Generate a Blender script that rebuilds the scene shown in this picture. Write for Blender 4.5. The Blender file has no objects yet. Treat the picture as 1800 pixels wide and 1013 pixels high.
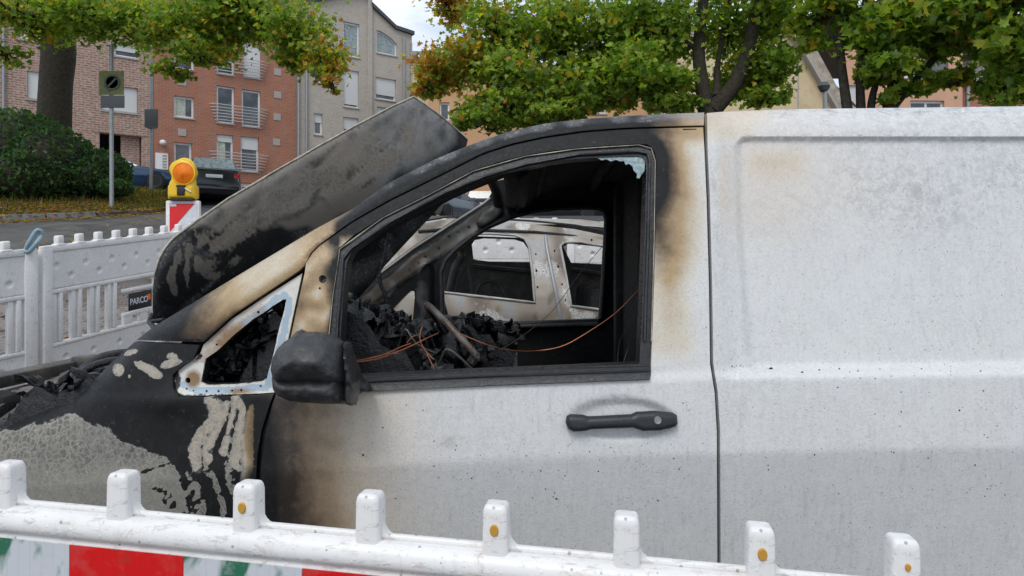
import bpy, bmesh, math, random
import numpy as np
from mathutils import Vector, Matrix, noise
random.seed(7); rng = np.random.default_rng(7)
SC = bpy.context.scene; COL = SC.collection
# ------------------------------------------------------------------ camera
F, CX, HY, EYE = 1250.0, 900.0, 480.0, 1.5     # focal length, principal column, horizon row (photo pixels), eye height
cam_d = bpy.data.cameras.new('camera'); cam = bpy.data.objects.new('camera', cam_d); COL.objects.link(cam)
cam.location = (0, 0, EYE); cam.rotation_euler = (math.radians(90), 0, 0)
cam_d.sensor_width = 36; cam_d.lens = 36*F/1800; cam_d.shift_y = -(506.5-HY)/1800
cam_d.clip_end = 2000; cam_d.clip_start = 0.05
SC.camera = cam
SC.render.resolution_x = 1024; SC.render.resolution_y = 576
# ------------------------------------------------------------------ world and sun
SUN_EL, SUN_AZ = math.radians(52), math.radians(200)
wd = bpy.data.worlds.new('World'); SC.world = wd; wd.use_nodes = True
nt = wd.node_tree; nt.nodes.clear()
def wn(t, **k):
    n = nt.nodes.new(t)
    for a, b in k.items(): setattr(n, a, b)
    return n
out = wn('ShaderNodeOutputWorld'); bg = wn('ShaderNodeBackground')
sky = wn('ShaderNodeTexSky', sky_type='NISHITA', sun_disc=False, sun_elevation=SUN_EL, sun_rotation=SUN_AZ)
tc = wn('ShaderNodeTexCoord'); mp = wn('ShaderNodeMapping'); mp.inputs['Scale'].default_value = (1, 1, 2.4)
n1 = wn('ShaderNodeTexNoise'); n1.inputs['Scale'].default_value = 3.1; n1.inputs['Detail'].default_value = 6; n1.inputs['Roughness'].default_value = .55; n1.inputs['Distortion'].default_value = .4
r1 = wn('ShaderNodeValToRGB'); r1.color_ramp.elements[0].position = .42; r1.color_ramp.elements[1].position = .68
r1.color_ramp.elements[0].color = (4.2, 5.0, 6.2, 1); r1.color_ramp.elements[1].color = (10.5, 10.9, 11.4, 1)
mixw = wn('ShaderNodeMixRGB'); mixw.inputs['Fac'].default_value = .9
nt.links.new(tc.outputs['Generated'], mp.inputs['Vector']); nt.links.new(mp.outputs[0], n1.inputs['Vector'])
nt.links.new(n1.outputs['Fac'], r1.inputs[0]); nt.links.new(sky.outputs[0], mixw.inputs['Color1']); nt.links.new(r1.outputs[0], mixw.inputs['Color2'])
nt.links.new(mixw.outputs[0], bg.inputs['Color']); bg.inputs['Strength'].default_value = .118
nt.links.new(bg.outputs[0], out.inputs['Surface'])
sd = bpy.data.lights.new('sun', 'SUN'); sd.energy = 1.35; sd.angle = math.radians(25); sd.color = (1, .97, .92)
sun = bpy.data.objects.new('sun', sd); COL.objects.link(sun)
sun.rotation_euler = (math.radians(90)-SUN_EL, 0, math.radians(180)-SUN_AZ); sun.location = (0, 0, 30)
SC.view_settings.view_transform = 'Standard'; SC.view_settings.look = 'None'
SC.view_settings.exposure = 0.2; SC.view_settings.gamma = 1; SC.view_settings.use_curve_mapping = False

# ------------------------------------------------------------------ geometry helpers
def W(px, py, Y): return Vector(((px-CX)/F*Y, Y, EYE-(py-HY)/F*Y))
def wloc(o):
    v = Vector((0, 0, 0))
    while o is not None: v = v+o.location; o = o.parent
    return v
def thing(name, label, cat, loc=(0, 0, 0), group=None):
    o = bpy.data.objects.new(name, None); COL.objects.link(o); o.location = loc; o.empty_display_size = .1
    o['label'] = label; o['category'] = cat
    if group: o['group'] = group
    return o
def tag(o, label, cat, group=None):
    o['label'] = label; o['category'] = cat
    if group: o['group'] = group
    return o
def link_mesh(name, me, mats, parent=None, smooth=None, kind=None):
    """me holds world coordinates; gives the object its own origin and parents it"""
    n = len(me.vertices); co = np.empty(n*3); me.vertices.foreach_get('co', co); co = co.reshape(-1, 3)
    c = (co.min(0)+co.max(0))/2; c[2] = co[:, 2].min()
    co -= c; me.vertices.foreach_set('co', co.ravel()); me.update()
    o = bpy.data.objects.new(name, me); COL.objects.link(o)
    o.location = Vector(c)
    if parent is not None:
        o.parent = parent; o.location = Vector(c)-wloc(parent)
    for m in (mats if isinstance(mats, (list, tuple)) else [mats]):
        if len(me.materials) < 8: me.materials.append(m)
    if smooth is not None:
        me.shade_smooth()
        if smooth < 180: me.set_sharp_from_angle(angle=math.radians(smooth))
    if kind: o['kind'] = kind
    return o
def mesh(name, v, f, mat, parent=None, smooth=None, kind=None, mi=None, uv=None):
    me = bpy.data.meshes.new(name); me.from_pydata([tuple(p) for p in v], [], f)
    if mi is not None: me.polygons.foreach_set('material_index', mi)
    if uv is not None:
        L = me.uv_layers.new(name='UVMap'); idx = np.empty(len(me.loops), dtype=np.int32); me.loops.foreach_get('vertex_index', idx)
        L.data.foreach_set('uv', np.asarray(uv, dtype=float)[idx].ravel())
    return link_mesh(name, me, mat, parent, smooth, kind)
def from_bm(name, bm, mat, parent=None, smooth=None, kind=None, normals=True):
    if normals: bmesh.ops.recalc_face_normals(bm, faces=bm.faces)
    me = bpy.data.meshes.new(name); bm.to_mesh(me); bm.free()
    return link_mesh(name, me, mat, parent, smooth, kind)
def box(bm, c, s, rot=None, bev=0):
    r = bmesh.ops.create_cube(bm, size=1); vs = r['verts']
    bmesh.ops.scale(bm, vec=s, verts=vs)
    if bev:
        es = list({e for v in vs for e in v.link_edges})
        q = bmesh.ops.bevel(bm, geom=es, offset=bev, segments=2, affect='EDGES', profile=.5); vs = list({v for f in q['faces'] for v in f.verts} | {v for v in vs if v.is_valid})
    if rot is not None: bmesh.ops.rotate(bm, cent=(0, 0, 0), matrix=rot, verts=vs)
    bmesh.ops.translate(bm, vec=c, verts=vs)
    return vs
def rotz(a): return Matrix.Rotation(a, 3, 'Z')
def catmull(pts, n=4):
    P = [Vector(p) for p in pts]; out = []
    for i in range(len(P)-1):
        a, b, c, d = P[max(i-1, 0)], P[i], P[i+1], P[min(i+2, len(P)-1)]
        for k in range(n):
            t = k/n
            out.append(.5*((2*b)+(c-a)*t+(2*a-5*b+4*c-d)*t*t+(3*b-a-3*c+d)*t*t*t))
    out.append(P[-1]); return [tuple(p) for p in out]
def tube(bm, pts, rad, seg=8, cap=True):
    P = [Vector(p) for p in pts]; n = len(P); R = rad if isinstance(rad, (list, tuple)) else [rad]*n
    rings = []; prev = None
    for i in range(n):
        t = (P[min(i+1, n-1)]-P[max(i-1, 0)]).normalized()
        a = prev if prev is not None else (Vector((0, 0, 1)) if abs(t.z) < .9 else Vector((1, 0, 0)))
        u = (a-t*a.dot(t)).normalized(); w = t.cross(u); prev = u
        rings.append([bm.verts.new(P[i]+(u*math.cos(2*math.pi*k/seg)+w*math.sin(2*math.pi*k/seg))*R[i]) for k in range(seg)])
    for i in range(n-1):
        for k in range(seg): bm.faces.new((rings[i][k], rings[i][(k+1) % seg], rings[i+1][(k+1) % seg], rings[i+1][k]))
    if cap: bm.faces.new(rings[0][::-1]); bm.faces.new(rings[-1])
    return rings
def tubes(name, lst, mat, parent=None, seg=8, kind=None):
    bm = bmesh.new()
    for pts, r in lst: tube(bm, pts, r, seg)
    return from_bm(name, bm, mat, parent, 60, kind)
def lathe(bm, prof, M=Matrix.Identity(4), seg=24):
    rings = []
    for r, z in prof:
        rings.append([bm.verts.new(M @ Vector((r*math.cos(2*math.pi*k/seg), r*math.sin(2*math.pi*k/seg), z))) for k in range(seg)])
    for i in range(len(rings)-1):
        for k in range(seg): bm.faces.new((rings[i][k], rings[i][(k+1) % seg], rings[i+1][(k+1) % seg], rings[i+1][k]))
    if prof[0][0] > 1e-5: bm.faces.new(rings[0][::-1])
    if prof[-1][0] > 1e-5: bm.faces.new(rings[-1])
    bmesh.ops.remove_doubles(bm, verts=[v for r in rings for v in r], dist=1e-6)
def dist_loop(P, loop):
    A = np.asarray(loop, float)[:, :2]; B = np.roll(A, -1, 0); P = np.asarray(P, float)[:, :2]; best = np.full(len(P), 1e9)
    for a, b in zip(A, B):
        ab = b-a; L = max((ab**2).sum(), 1e-9); t = np.clip(((P-a)@ab)/L, 0, 1)
        best = np.minimum(best, np.hypot(*(P-(a+t[:, None]*ab)).T))
    return best
def dist_line(P, line):
    A = np.asarray(line, float)[:, :2]; P = np.asarray(P, float)[:, :2]; best = np.full(len(P), 1e9)
    for a, b in zip(A[:-1], A[1:]):
        ab = b-a; L = max((ab**2).sum(), 1e-9); t = np.clip(((P-a)@ab)/L, 0, 1)
        best = np.minimum(best, np.hypot(*(P-(a+t[:, None]*ab)).T))
    return best
def inside(P, loop):
    P = np.asarray(P, float); A = np.asarray(loop, float); c = np.zeros(len(P), bool); j = len(A)-1
    for i in range(len(A)):
        xi, yi = A[i][:2]; xj, yj = A[j][:2]
        m = (yi > P[:, 1]) != (yj > P[:, 1])
        with np.errstate(divide='ignore', invalid='ignore'): c ^= m & (P[:, 0] < (xj-xi)*(P[:, 1]-yi)/(yj-yi+1e-12)+xi)
        j = i
    return c
def grid_fill(outer, holes=(), step=8):
    """flat triangulated sheet of an outline with holes, cut by a regular grid; returns bm in 2D"""
    bm = bmesh.new()
    for lp in [outer]+list(holes):
        vs = [bm.verts.new((p[0], p[1], 0)) for p in lp]
        for i in range(len(vs)): bm.edges.new((vs[i], vs[(i+1) % len(vs)]))
    bmesh.ops.triangle_fill(bm, edges=bm.edges[:], use_beauty=True, use_dissolve=False)
    if step:
        xs = [p[0] for p in outer]; ys = [p[1] for p in outer]
        sx, sy = step if isinstance(step, tuple) else (step, step)
        x = math.floor(min(xs)/sx)*sx+sx
        while x < max(xs):
            bmesh.ops.bisect_plane(bm, geom=bm.verts[:]+bm.edges[:]+bm.faces[:], plane_co=(x+.013, 0, 0), plane_no=(1, 0, 0)); x += sx
        y = math.floor(min(ys)/sy)*sy+sy
        while y < max(ys):
            bmesh.ops.bisect_plane(bm, geom=bm.verts[:]+bm.edges[:]+bm.faces[:], plane_co=(0, y+.017, 0), plane_no=(0, 1, 0)); y += sy
    return bm
def sheet(name, outer, depth, mat, parent, holes=(), step=8, thick=.02, paint=None, smooth=50, kind=None, attr='burn', mapf=None):
    """a panel whose outline is measured on the photograph and laid on the surface Y = depth(px, py)"""
    bm = grid_fill(outer, holes, step)
    v = np.array([(p.co.x, p.co.y) for p in bm.verts]); f = [[q.index for q in fc.verts] for fc in (bm.verts.index_update() or bm.faces)]
    bm.free()
    Y = depth(v[:, 0], v[:, 1]) if callable(depth) else np.full(len(v), float(depth))
    co = np.stack([(v[:, 0]-CX)/F*Y, Y, EYE-(v[:, 1]-HY)/F*Y], 1)
    # front faces towards the camera
    fx = []
    for q in f:
        a, b, c = co[q[0]], co[q[1]], co[q[2]]; nrm = np.cross(b-a, c-a); fx.append(q if np.dot(nrm, -a+np.array([0, 0, EYE])) > 0 else q[::-1])
    nv = len(co)
    if thick:   # back skin and rim
        cnt = {}
        for q in fx:
            for i in range(len(q)): cnt[(q[i], q[(i+1) % len(q)])] = 1
        back = co.copy(); back[:, 1] += thick
        ff = list(fx)+[[i+nv for i in q[::-1]] for q in fx]
        for (a, b) in cnt:
            if (b, a) not in cnt: ff.append([b, a, a+nv, b+nv])
        co2 = np.concatenate([co, back])
    else: ff, co2 = fx, co
    me = bpy.data.meshes.new(name); me.from_pydata(co2.tolist(), [], ff)
    if paint is not None:
        c = paint(v[:, 0], v[:, 1]); c = np.clip(c, 0, 1)
        if thick: c = np.concatenate([c, c])
        a = me.color_attributes.new(attr, 'FLOAT_COLOR', 'POINT'); a.data.foreach_set('color', c.astype(np.float32).ravel())
    uv = np.concatenate([v, v]) if thick else v
    L = me.uv_layers.new(name='UVMap'); idx = np.empty(len(me.loops), dtype=np.int32); me.loops.foreach_get('vertex_index', idx); L.data.foreach_set('uv', (uv[idx]/640.0).ravel())
    return link_mesh(name, me, mat, parent, smooth, kind)
def pillow(name, outline, Yc, front, back, mat, parent, R=25, step=5, smooth=70, rough=0, p=2.0, kind=None, slope=0):
    """a closed rounded body with the given outline: depth swells from the rim towards the middle"""
    bm = grid_fill(outline, (), step); bm.verts.index_update()
    v = np.array([(q.co.x, q.co.y) for q in bm.verts]); f = [[q.index for q in fc.verts] for fc in bm.faces]; bm.free()
    d = np.clip(dist_loop(v, outline)/R, 0, 1); g = (1-(1-d)**p)**(1/p)
    Yb = Yc(v[:, 0], v[:, 1]) if callable(Yc) else np.full(len(v), Yc)
    nz = np.array([noise.noise(Vector((a*.05, b*.05, 3)))+.5*noise.noise(Vector((a*.13, b*.13, 9))) for a, b in v])*rough*g if rough else 0
    def P(Y): return np.stack([(v[:, 0]-CX)/F*Yb+0*Y, Y, EYE-(v[:, 1]-HY)/F*Yb], 1)
    A = P(Yb-front*g-nz); B = P(Yb+back*g+.001); n = len(v)
    ff = []
    for q in f:
        a, b, c = A[q[0]], A[q[1]], A[q[2]]; w = q if np.cross(b-a, c-a)[1] < 0 else q[::-1]
        ff.append(w); ff.append([i+n for i in w[::-1]])
    me = bpy.data.meshes.new(name); me.from_pydata(np.concatenate([A, B]).tolist(), [], ff)
    bm = bmesh.new(); bm.from_mesh(me); bmesh.ops.remove_doubles(bm, verts=bm.verts, dist=.0015); bm.to_mesh(me); bm.free()
    return link_mesh(name, me, mat, parent, smooth, kind)

# ------------------------------------------------------------------ materials
class NT:
    def __init__(s, name):
        s.m = bpy.data.materials.new(name); s.m.use_nodes = True; s.t = s.m.node_tree; s.t.nodes.clear()
        s.o = s.n('ShaderNodeOutputMaterial'); s._c = {}
    def n(s, t, **k):
        x = s.t.nodes.new(t)
        for a, b in k.items(): setattr(x, a, b)
        return x
    def set(s, sock, v):
        if isinstance(v, bpy.types.NodeSocket): s.t.links.new(v, sock)
        elif v is not None:
            if isinstance(v, (tuple, list)) and len(v) == 3 and len(sock.default_value) == 4: v = (*v, 1)
            sock.default_value = v
    def co(s, k='Object'):
        if k not in s._c:
            if k == 'UV': s._c[k] = s.n('ShaderNodeTexCoord').outputs['UV']
            else: s._c[k] = s.n('ShaderNodeTexCoord').outputs[k]
        return s._c[k]
    def mapped(s, scale, k='Object', loc=(0, 0, 0)):
        m = s.n('ShaderNodeMapping'); s.set(m.inputs['Vector'], s.co(k)); m.inputs['Scale'].default_value = scale; m.inputs['Location'].default_value = loc; return m.outputs[0]
    def noise(s, sc, det=4, ro=.55, dist=0, vec=None, col=False):
        x = s.n('ShaderNodeTexNoise'); s.set(x.inputs['Vector'], vec if vec is not None else s.co()); x.inputs['Scale'].default_value = sc; x.inputs['Detail'].default_value = det
        x.inputs['Roughness'].default_value = ro; x.inputs['Distortion'].default_value = dist; return x.outputs['Color' if col else 'Fac']
    def vor(s, sc, feat='F1', vec=None, rnd=1, outn='Distance'):
        x = s.n('ShaderNodeTexVoronoi', feature=feat); s.set(x.inputs['Vector'], vec if vec is not None else s.co()); x.inputs['Scale'].default_value = sc; x.inputs['Randomness'].default_value = rnd; return x.outputs[outn]
    def math(s, op, a, b=None, clamp=False):
        x = s.n('ShaderNodeMath', operation=op, use_clamp=clamp); s.set(x.inputs[0], a)
        if b is not None: s.set(x.inputs[1], b)
        return x.outputs[0]
    def rng(s, v, a, b, c=0, d=1, smooth=False):
        x = s.n('ShaderNodeMapRange', interpolation_type='SMOOTHSTEP' if smooth else 'LINEAR'); s.set(x.inputs[0], v)
        for i, q in enumerate((a, b, c, d)): x.inputs[i+1].default_value = q
        return x.outputs[0]
    def mix(s, f, a, b, mode='MIX'):
        x = s.n('ShaderNodeMixRGB', blend_type=mode); s.set(x.inputs[0], f); s.set(x.inputs[1], a); s.set(x.inputs[2], b); return x.outputs[0]
    def attr(s, name): return s.n('ShaderNodeAttribute', attribute_name=name)
    def warp(s, vec, sc, amt):
        nz = s.noise(sc, 3, vec=vec, col=True)
        a = s.n('ShaderNodeVectorMath', operation='SUBTRACT'); s.set(a.inputs[0], nz); a.inputs[1].default_value = (.5, .5, .5)
        b = s.n('ShaderNodeVectorMath', operation='SCALE'); s.set(b.inputs[0], a.outputs[0]); b.inputs['Scale'].default_value = amt
        c = s.n('ShaderNodeVectorMath', operation='ADD'); s.set(c.inputs[0], vec); s.set(c.inputs[1], b.outputs[0]); return c.outputs[0]
    def bump(s, h, st=.3, d=.01, nrm=None):
        x = s.n('ShaderNodeBump'); s.set(x.inputs['Height'], h); x.inputs['Strength'].default_value = st; x.inputs['Distance'].default_value = d
        if nrm is not None: s.set(x.inputs['Normal'], nrm)
        return x.outputs[0]
    def bsdf(s, col, rough=.5, metal=0, nrm=None, spec=.5, coat=None, trans=None, emis=None, es=0, alpha=None):
        p = s.n('ShaderNodeBsdfPrincipled'); s.set(p.inputs['Base Color'], col); s.set(p.inputs['Roughness'], rough); s.set(p.inputs['Metallic'], metal)
        s.set(p.inputs['Specular IOR Level'], spec)
        if nrm is not None: s.set(p.inputs['Normal'], nrm)
        if coat is not None: s.set(p.inputs['Coat Weight'], coat); p.inputs['Coat Roughness'].default_value = .12
        if trans is not None: s.set(p.inputs['Transmission Weight'], trans)
        if emis is not None: s.set(p.inputs['Emission Color'], emis); p.inputs['Emission Strength'].default_value = es
        if alpha is not None: s.set(p.inputs['Alpha'], alpha)
        s.t.links.new(p.outputs[0], s.o.inputs['Surface']); s.p = p; return s.m
def simple(name, col, rough=.5, metal=0, var=.15, sc=20, bump=0, bsc=60, bd=.003, spec=.5, dirt=None, coat=None):
    t = NT(name); n = t.noise(sc, 5)
    c = t.mix(t.rng(n, .3, .7), tuple(x*(1-var) for x in col), tuple(min(1, x*(1+var)) for x in col))
    if dirt:
        d = t.rng(t.noise(dirt[1], 6, .65), dirt[2], dirt[2]+.12); c = t.mix(t.math('MULTIPLY', d, dirt[3]), c, dirt[0])
    nr = t.bump(t.noise(bsc, 4), bump, bd) if bump else None
    return t.bsdf(c, t.rng(n, .2, .8, max(.02, rough-.1), min(1, rough+.1)), metal, nr, spec, coat)

def mat_scorched(name, base=(.69, .683, .67), metal=.0, tan=((.60, .54, .44), (.42, .295, .155), (.20, .12, .055), (.05, .032, .02)), crustc=((.15, .148, .138), (.245, .232, .205)), cream=(.50, .435, .35), soft=.055, rim=(.50, .47, .42)):
    """vehicle paint, heat-browned (G), sooted (R), crusted and flaking (B), scuffed (A) where the attribute says"""
    t = NT(name); A = t.attr('burn'); sep = t.n('ShaderNodeSeparateColor'); t.set(sep.inputs[0], A.outputs['Color']); R, G, B = sep.outputs; S = A.outputs['Alpha']
    uv = t.co('UV'); o = t.co('Object')
    n_big = t.noise(5, 5, .6); n_mid = t.noise(22, 6, .65); n_fine = t.noise(120, 4, .6)
    wv = t.warp(o, 45, .035)
    ridge = lambda sc, w_, dist=1.2, det=3: t.rng(t.math('ABSOLUTE', t.math('SUBTRACT', t.noise(sc, det, .55, dist), .5)), 0, w_, 1, 0)
    crack_l = t.math('MAXIMUM', ridge(26, .030), t.math('MULTIPLY', ridge(60, .035), .8))          # wandering wrinkle lines
    fine_crack = ridge(95, .045, .8, 2)
    # white paint with grime specks
    c = t.mix(t.rng(n_mid, .3, .75), tuple(x*.93 for x in base), base)
    streak = t.noise(14, 5, .6, vec=t.mapped((6, 6, .5)))
    c = t.mix(t.math('MULTIPLY', t.rng(streak, .48, .72), .22), c, (.42, .42, .43)); c = t.mix(t.math('MULTIPLY', t.rng(t.noise(3.2, 5, .6, .6), .42, .68), .10), c, (.50, .49, .475)); drip = t.noise(60, 3, .6, vec=t.mapped((1, 1, .045))); c = t.mix(t.math('MULTIPLY', t.rng(drip, .60, .68), t.rng(n_big, .4, .6, 0, .22)), c, (.25, .25, .25))
    c = t.mix(t.math('MULTIPLY', t.rng(n_fine, .56, .68), .34), c, (.33, .33, .33))
    wor = t.math('MAXIMUM', fine_crack, t.math('MULTIPLY', ridge(48, .028, 1.0, 2), .9)); c = t.mix(t.math('MULTIPLY', t.math('MULTIPLY', wor, t.rng(n_big, .3, .7, .14, .38)), 1.0), c, (.34, .34, .345))
    sp = t.vor(75, 'F1', o); spm = t.math('MULTIPLY', t.math('LESS_THAN', sp, .13), t.math('GREATER_THAN', t.vor(75, 'F1', o, outn='Color'), .72))
    c = t.mix(t.math('MULTIPLY', spm, .7), c, (.06, .055, .05))
    # scuffs
    sc = t.math('MULTIPLY', S, t.rng(t.noise(38, 7, .75, .8), .44, .60)); sc = t.math('ADD', sc, t.math('MULTIPLY', S, t.math('MULTIPLY', crack_l, .35)), True)
    c = t.mix(t.math('MULTIPLY', sc, .75), c, (.24, .24, .25))
    # heat browning
    g = t.math('ADD', G, t.math('MULTIPLY', t.math('SUBTRACT', n_mid, .5), t.math('MULTIPLY', G, .55)), True)
    gr = t.n('ShaderNodeValToRGB'); cr = gr.color_ramp; t.set(gr.inputs[0], g)
    cr.elements[0].position = 0; cr.elements[0].color = (*base, 1)
    cr.elements[1].position = 1; cr.elements[1].color = (*tan[3], 1)
    for p, q in ((.30, tan[0]), (.55, tan[1]), (.8, tan[2])):
        e = cr.elements.new(p); e.color = (*q, 1)
    gf = t.rng(g, 0, .22)
    gcol = t.mix(t.math('MULTIPLY', fine_crack, .22), gr.outputs[0], (.10, .075, .05))
    bw = t.n('ShaderNodeRGBToBW'); t.set(bw.inputs[0], gcol); tp = t.mix(1.0, bw.outputs[0], (1.08, .90, .72), 'MULTIPLY'); gcol = t.mix(t.math('MULTIPLY', S, 1.3, True), gcol, tp)
    c = t.mix(gf, c, gcol)
    # soot, edge broken by noise
    rr = t.math('ADD', R, t.math('MULTIPLY', t.math('SUBTRACT', n_mid, .5), t.math('MULTIPLY', t.math('SUBTRACT', 1.0, t.math('ABSOLUTE', t.math('SUBTRACT', t.math('MULTIPLY', R, 2.0), 1.0))), .55)), True)
    sootc = t.mix(t.rng(n_mid, .3, .8), (.009, .0095, .0105), (.022, .0215, .021))
    sootc = t.mix(t.math('MULTIPLY', t.rng(t.noise(60, 6, .7), .60, .68), .30), sootc, (.14, .135, .13))
    S2 = t.rng(S, .45, .9); sootc = t.mix(t.math('MULTIPLY', S2, t.rng(t.noise(85, 7, .8, .4), .54, .60)), sootc, (.30, .295, .29)); sootc = t.mix(t.math('MULTIPLY', S2, .22), sootc, (.30, .295, .29))  # ash flakes, then an even pale mix painted as wet sheen
    c = t.mix(t.rng(rr, .18, .8), c, sootc)
    # crust
    bb = t.math('ADD', B, t.math('MULTIPLY', t.math('SUBTRACT', t.noise(30, 8, .75, .5), .5), 1.15))
    bm_ = t.math('MULTIPLY', t.rng(bb, .48-soft, .48+soft), t.math('GREATER_THAN', B, .06))
    crust = t.mix(t.rng(n_big, .38, .62), *crustc); crust = t.mix(S, crust, cream)
    crust = t.mix(t.math('MULTIPLY', G, t.math('SUBTRACT', 1.0, S)), crust, tuple(q*1.15 for q in crustc[1])); crust = t.mix(t.rng(t.noise(90, 5, .7), .35, .7), t.mix(.18, crust, (.10, .095, .09)), crust)
    nv = t.warp(t.warp(o, 80, .014), 25, .03); net = t.rng(t.vor(52, 'DISTANCE_TO_EDGE', nv), .02, .20, 1, 0); nm = t.math('MULTIPLY', t.rng(t.noise(8, 4, .6), .34, .52, .25, 1), t.math('SUBTRACT', 1.05, t.math('MAXIMUM', G, t.math('MULTIPLY', S, .7))), True)
    crust = t.mix(t.math('MULTIPLY', t.math('MULTIPLY', t.math('SUBTRACT', 1.0, net), nm), .72), crust, (.085, .078, .068)); crust = t.mix(t.math('MULTIPLY', t.math('MULTIPLY', net, nm), .35), crust, tuple(min(1, q*1.7) for q in crustc[1]))
    crust = t.mix(t.math('MULTIPLY', crack_l, .35), crust, tuple(min(1, q*1.9) for q in crustc[1]))
    crust = t.mix(t.math('MULTIPLY', t.rng(t.noise(30, 6, .7, .7), .56, .68), .28), crust, (.075, .07, .062))
    edge = t.rng(t.math('ABSOLUTE', t.math('SUBTRACT', bb, .53)), 0, .05, 1, 0)
    crust = t.mix(t.math('MULTIPLY', edge, .5), crust, rim)
    c = t.mix(bm_, c, crust)
    # relief: rain beads, cracks, crust edge
    bead = t.vor(210, 'F1', o); beads = t.math('MULTIPLY', t.rng(bead, 0, .42, 1, 0, True), t.math('GREATER_THAN', t.vor(210, 'F1', o, outn='Color'), .55))
    h = t.math('ADD', t.math('MULTIPLY', beads, .8), t.math('MULTIPLY', fine_crack, -.28))
    h = t.math('ADD', h, t.math('MULTIPLY', bm_, .8)); h = t.math('ADD', h, t.math('MULTIPLY', t.math('MULTIPLY', crack_l, bm_), .7)); h = t.math('ADD', h, t.math('MULTIPLY', n_fine, .25))
    ro = t.mix(bm_, t.mix(t.rng(rr, .2, .8), t.rng(n_mid, .3, .7, .30, .46), t.rng(n_fine, .3, .7, .40, .6)), (.8, .8, .8))
    return t.bsdf(c, ro, metal, t.bump(h, .42, .0022), t.rng(rr, .2, .8, .5, .18))
def mat_char(name, a=(.012, .012, .013), b=(.04, .038, .036), rough=.5, sc=26, bump=.9, ash=.0, ashc=(.3, .29, .27), rust=0, bd=.01, spec=.5):
    t = NT(name); n = t.noise(sc, 7, .7); n2 = t.noise(sc*3.3, 6, .7)
    c = t.mix(t.rng(n, .35, .7), a, b)
    if ash: c = t.mix(t.math('MULTIPLY', t.rng(t.noise(sc*.6, 8, .72, .6), .5, .66), ash), c, ashc)
    if rust: c = t.mix(t.math('MULTIPLY', t.rng(t.noise(sc*.45, 7, .7, .3), .52, .66), rust), c, (.24, .12, .05))
    h = t.math('ADD', n, t.math('MULTIPLY', n2, .5))
    return t.bsdf(c, t.rng(n2, .3, .7, max(.05, rough-.2), min(1, rough+.2)), 0, t.bump(h, bump, bd), spec)
def mat_brick(name, c1, c2, mort, bw=.32, bh=.11, ms=.02, off=.5, bump=.5, blot=.25, lime=0, fr=1):
    t = NT(name); uv = t.co('UV'); x = t.n('ShaderNodeTexBrick'); t.set(x.inputs['Vector'], t.warp(uv, 6, .012)); x.offset = off
    x.inputs['Scale'].default_value = 1; x.inputs['Brick Width'].default_value = bw; x.inputs['Row Height'].default_value = bh; x.inputs['Mortar Size'].default_value = ms
    x.inputs['Mortar Smooth'].default_value = .3; x.inputs['Bias'].default_value = 0
    t.set(x.inputs['Color1'], c1); t.set(x.inputs['Color2'], c2); t.set(x.inputs['Mortar'], mort)
    c = x.outputs['Color']; n = t.noise(1.3, 6, .65, vec=uv); n2 = t.noise(9, 5, .7, vec=t.mapped((1, 3, 1), 'UV'))
    c = t.mix(t.math('MULTIPLY', t.rng(n, .35, .7), blot), c, tuple(q*.62 for q in c1)); c = t.mix(t.math('MULTIPLY', t.rng(n2, .48, .66), .5), c, tuple(min(1, q*1.5) for q in c2)); n3 = t.noise(22, 4, .8, vec=t.mapped((1, 2.6, 1), 'UV')); c = t.mix(t.math('MULTIPLY', t.rng(n3, .54, .66), .5), c, tuple(q*.45 for q in c1))
    if lime: c = t.mix(t.math('MULTIPLY', t.rng(t.noise(7, 6, .8, 1.2, vec=uv), .5, .58), lime), c, (.52, .47, .42))
    return t.bsdf(c, .85, 0, t.bump(x.outputs['Fac'], -bump, .01), .3)
def mat_leaf(name):
    t = NT(name); A = t.attr('tint'); n = t.noise(30, 3); c = t.mix(t.rng(n, .3, .7, 0, .35), A.outputs['Color'], (.02, .03, .01), 'MULTIPLY')
    c = t.mix(.25, A.outputs['Color'], c)
    d = t.n('ShaderNodeBsdfPrincipled'); t.set(d.inputs['Base Color'], c); d.inputs['Roughness'].default_value = .42; d.inputs['Specular IOR Level'].default_value = .45
    tr = t.n('ShaderNodeBsdfTranslucent'); b = t.n('ShaderNodeMixRGB', blend_type='MULTIPLY'); b.inputs[0].default_value = 1; t.set(b.inputs[1], c); b.inputs[2].default_value = (1.9, 2.1, .8, 1); t.set(tr.inputs['Color'], b.outputs[0])
    m = t.n('ShaderNodeMixShader'); m.inputs[0].default_value = .46; t.t.links.new(d.outputs[0], m.inputs[1]); t.t.links.new(tr.outputs[0], m.inputs[2]); t.t.links.new(m.outputs[0], t.o.inputs['Surface'])
    return t.m
M = {}
M['paint'] = mat_scorched('scorched_van_paint')
M['hood'] = mat_scorched('scorched_hood_paint', base=(.15, .15, .138), tan=((.17, .165, .145), (.16, .14, .11), (.10, .085, .065), (.04, .03, .025)), crustc=((.075, .068, .06), (.125, .108, .088)), cream=(.225, .195, .155), soft=.10, rim=(.25, .225, .18))
M['char'] = mat_char('charred_plastic', (.008, .008, .009), (.028, .028, .029), rough=.4, spec=.4)
M['char_rough'] = mat_char('charred_lining', (.006, .006, .006), (.016, .0155, .015), .75, 14, .8, ash=.12, ashc=(.06, .055, .05))
M['rubber'] = mat_char('melted_rubber', (.012, .012, .013), (.03, .03, .031), .38, 40, .6, bd=.004)
M['sootmetal'] = mat_char('sooted_metal', (.03, .029, .027), (.10, .095, .085), .5, 9, .35, ash=.5, ashc=(.20, .19, .165), rust=.25, bd=.004)
M['ash'] = mat_char('ash_grey_burnt_metal', (.30, .285, .26), (.52, .505, .47), .6, 5, .4, ash=.55, ashc=(.17, .135, .10), rust=.55, bd=.006)
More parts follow.
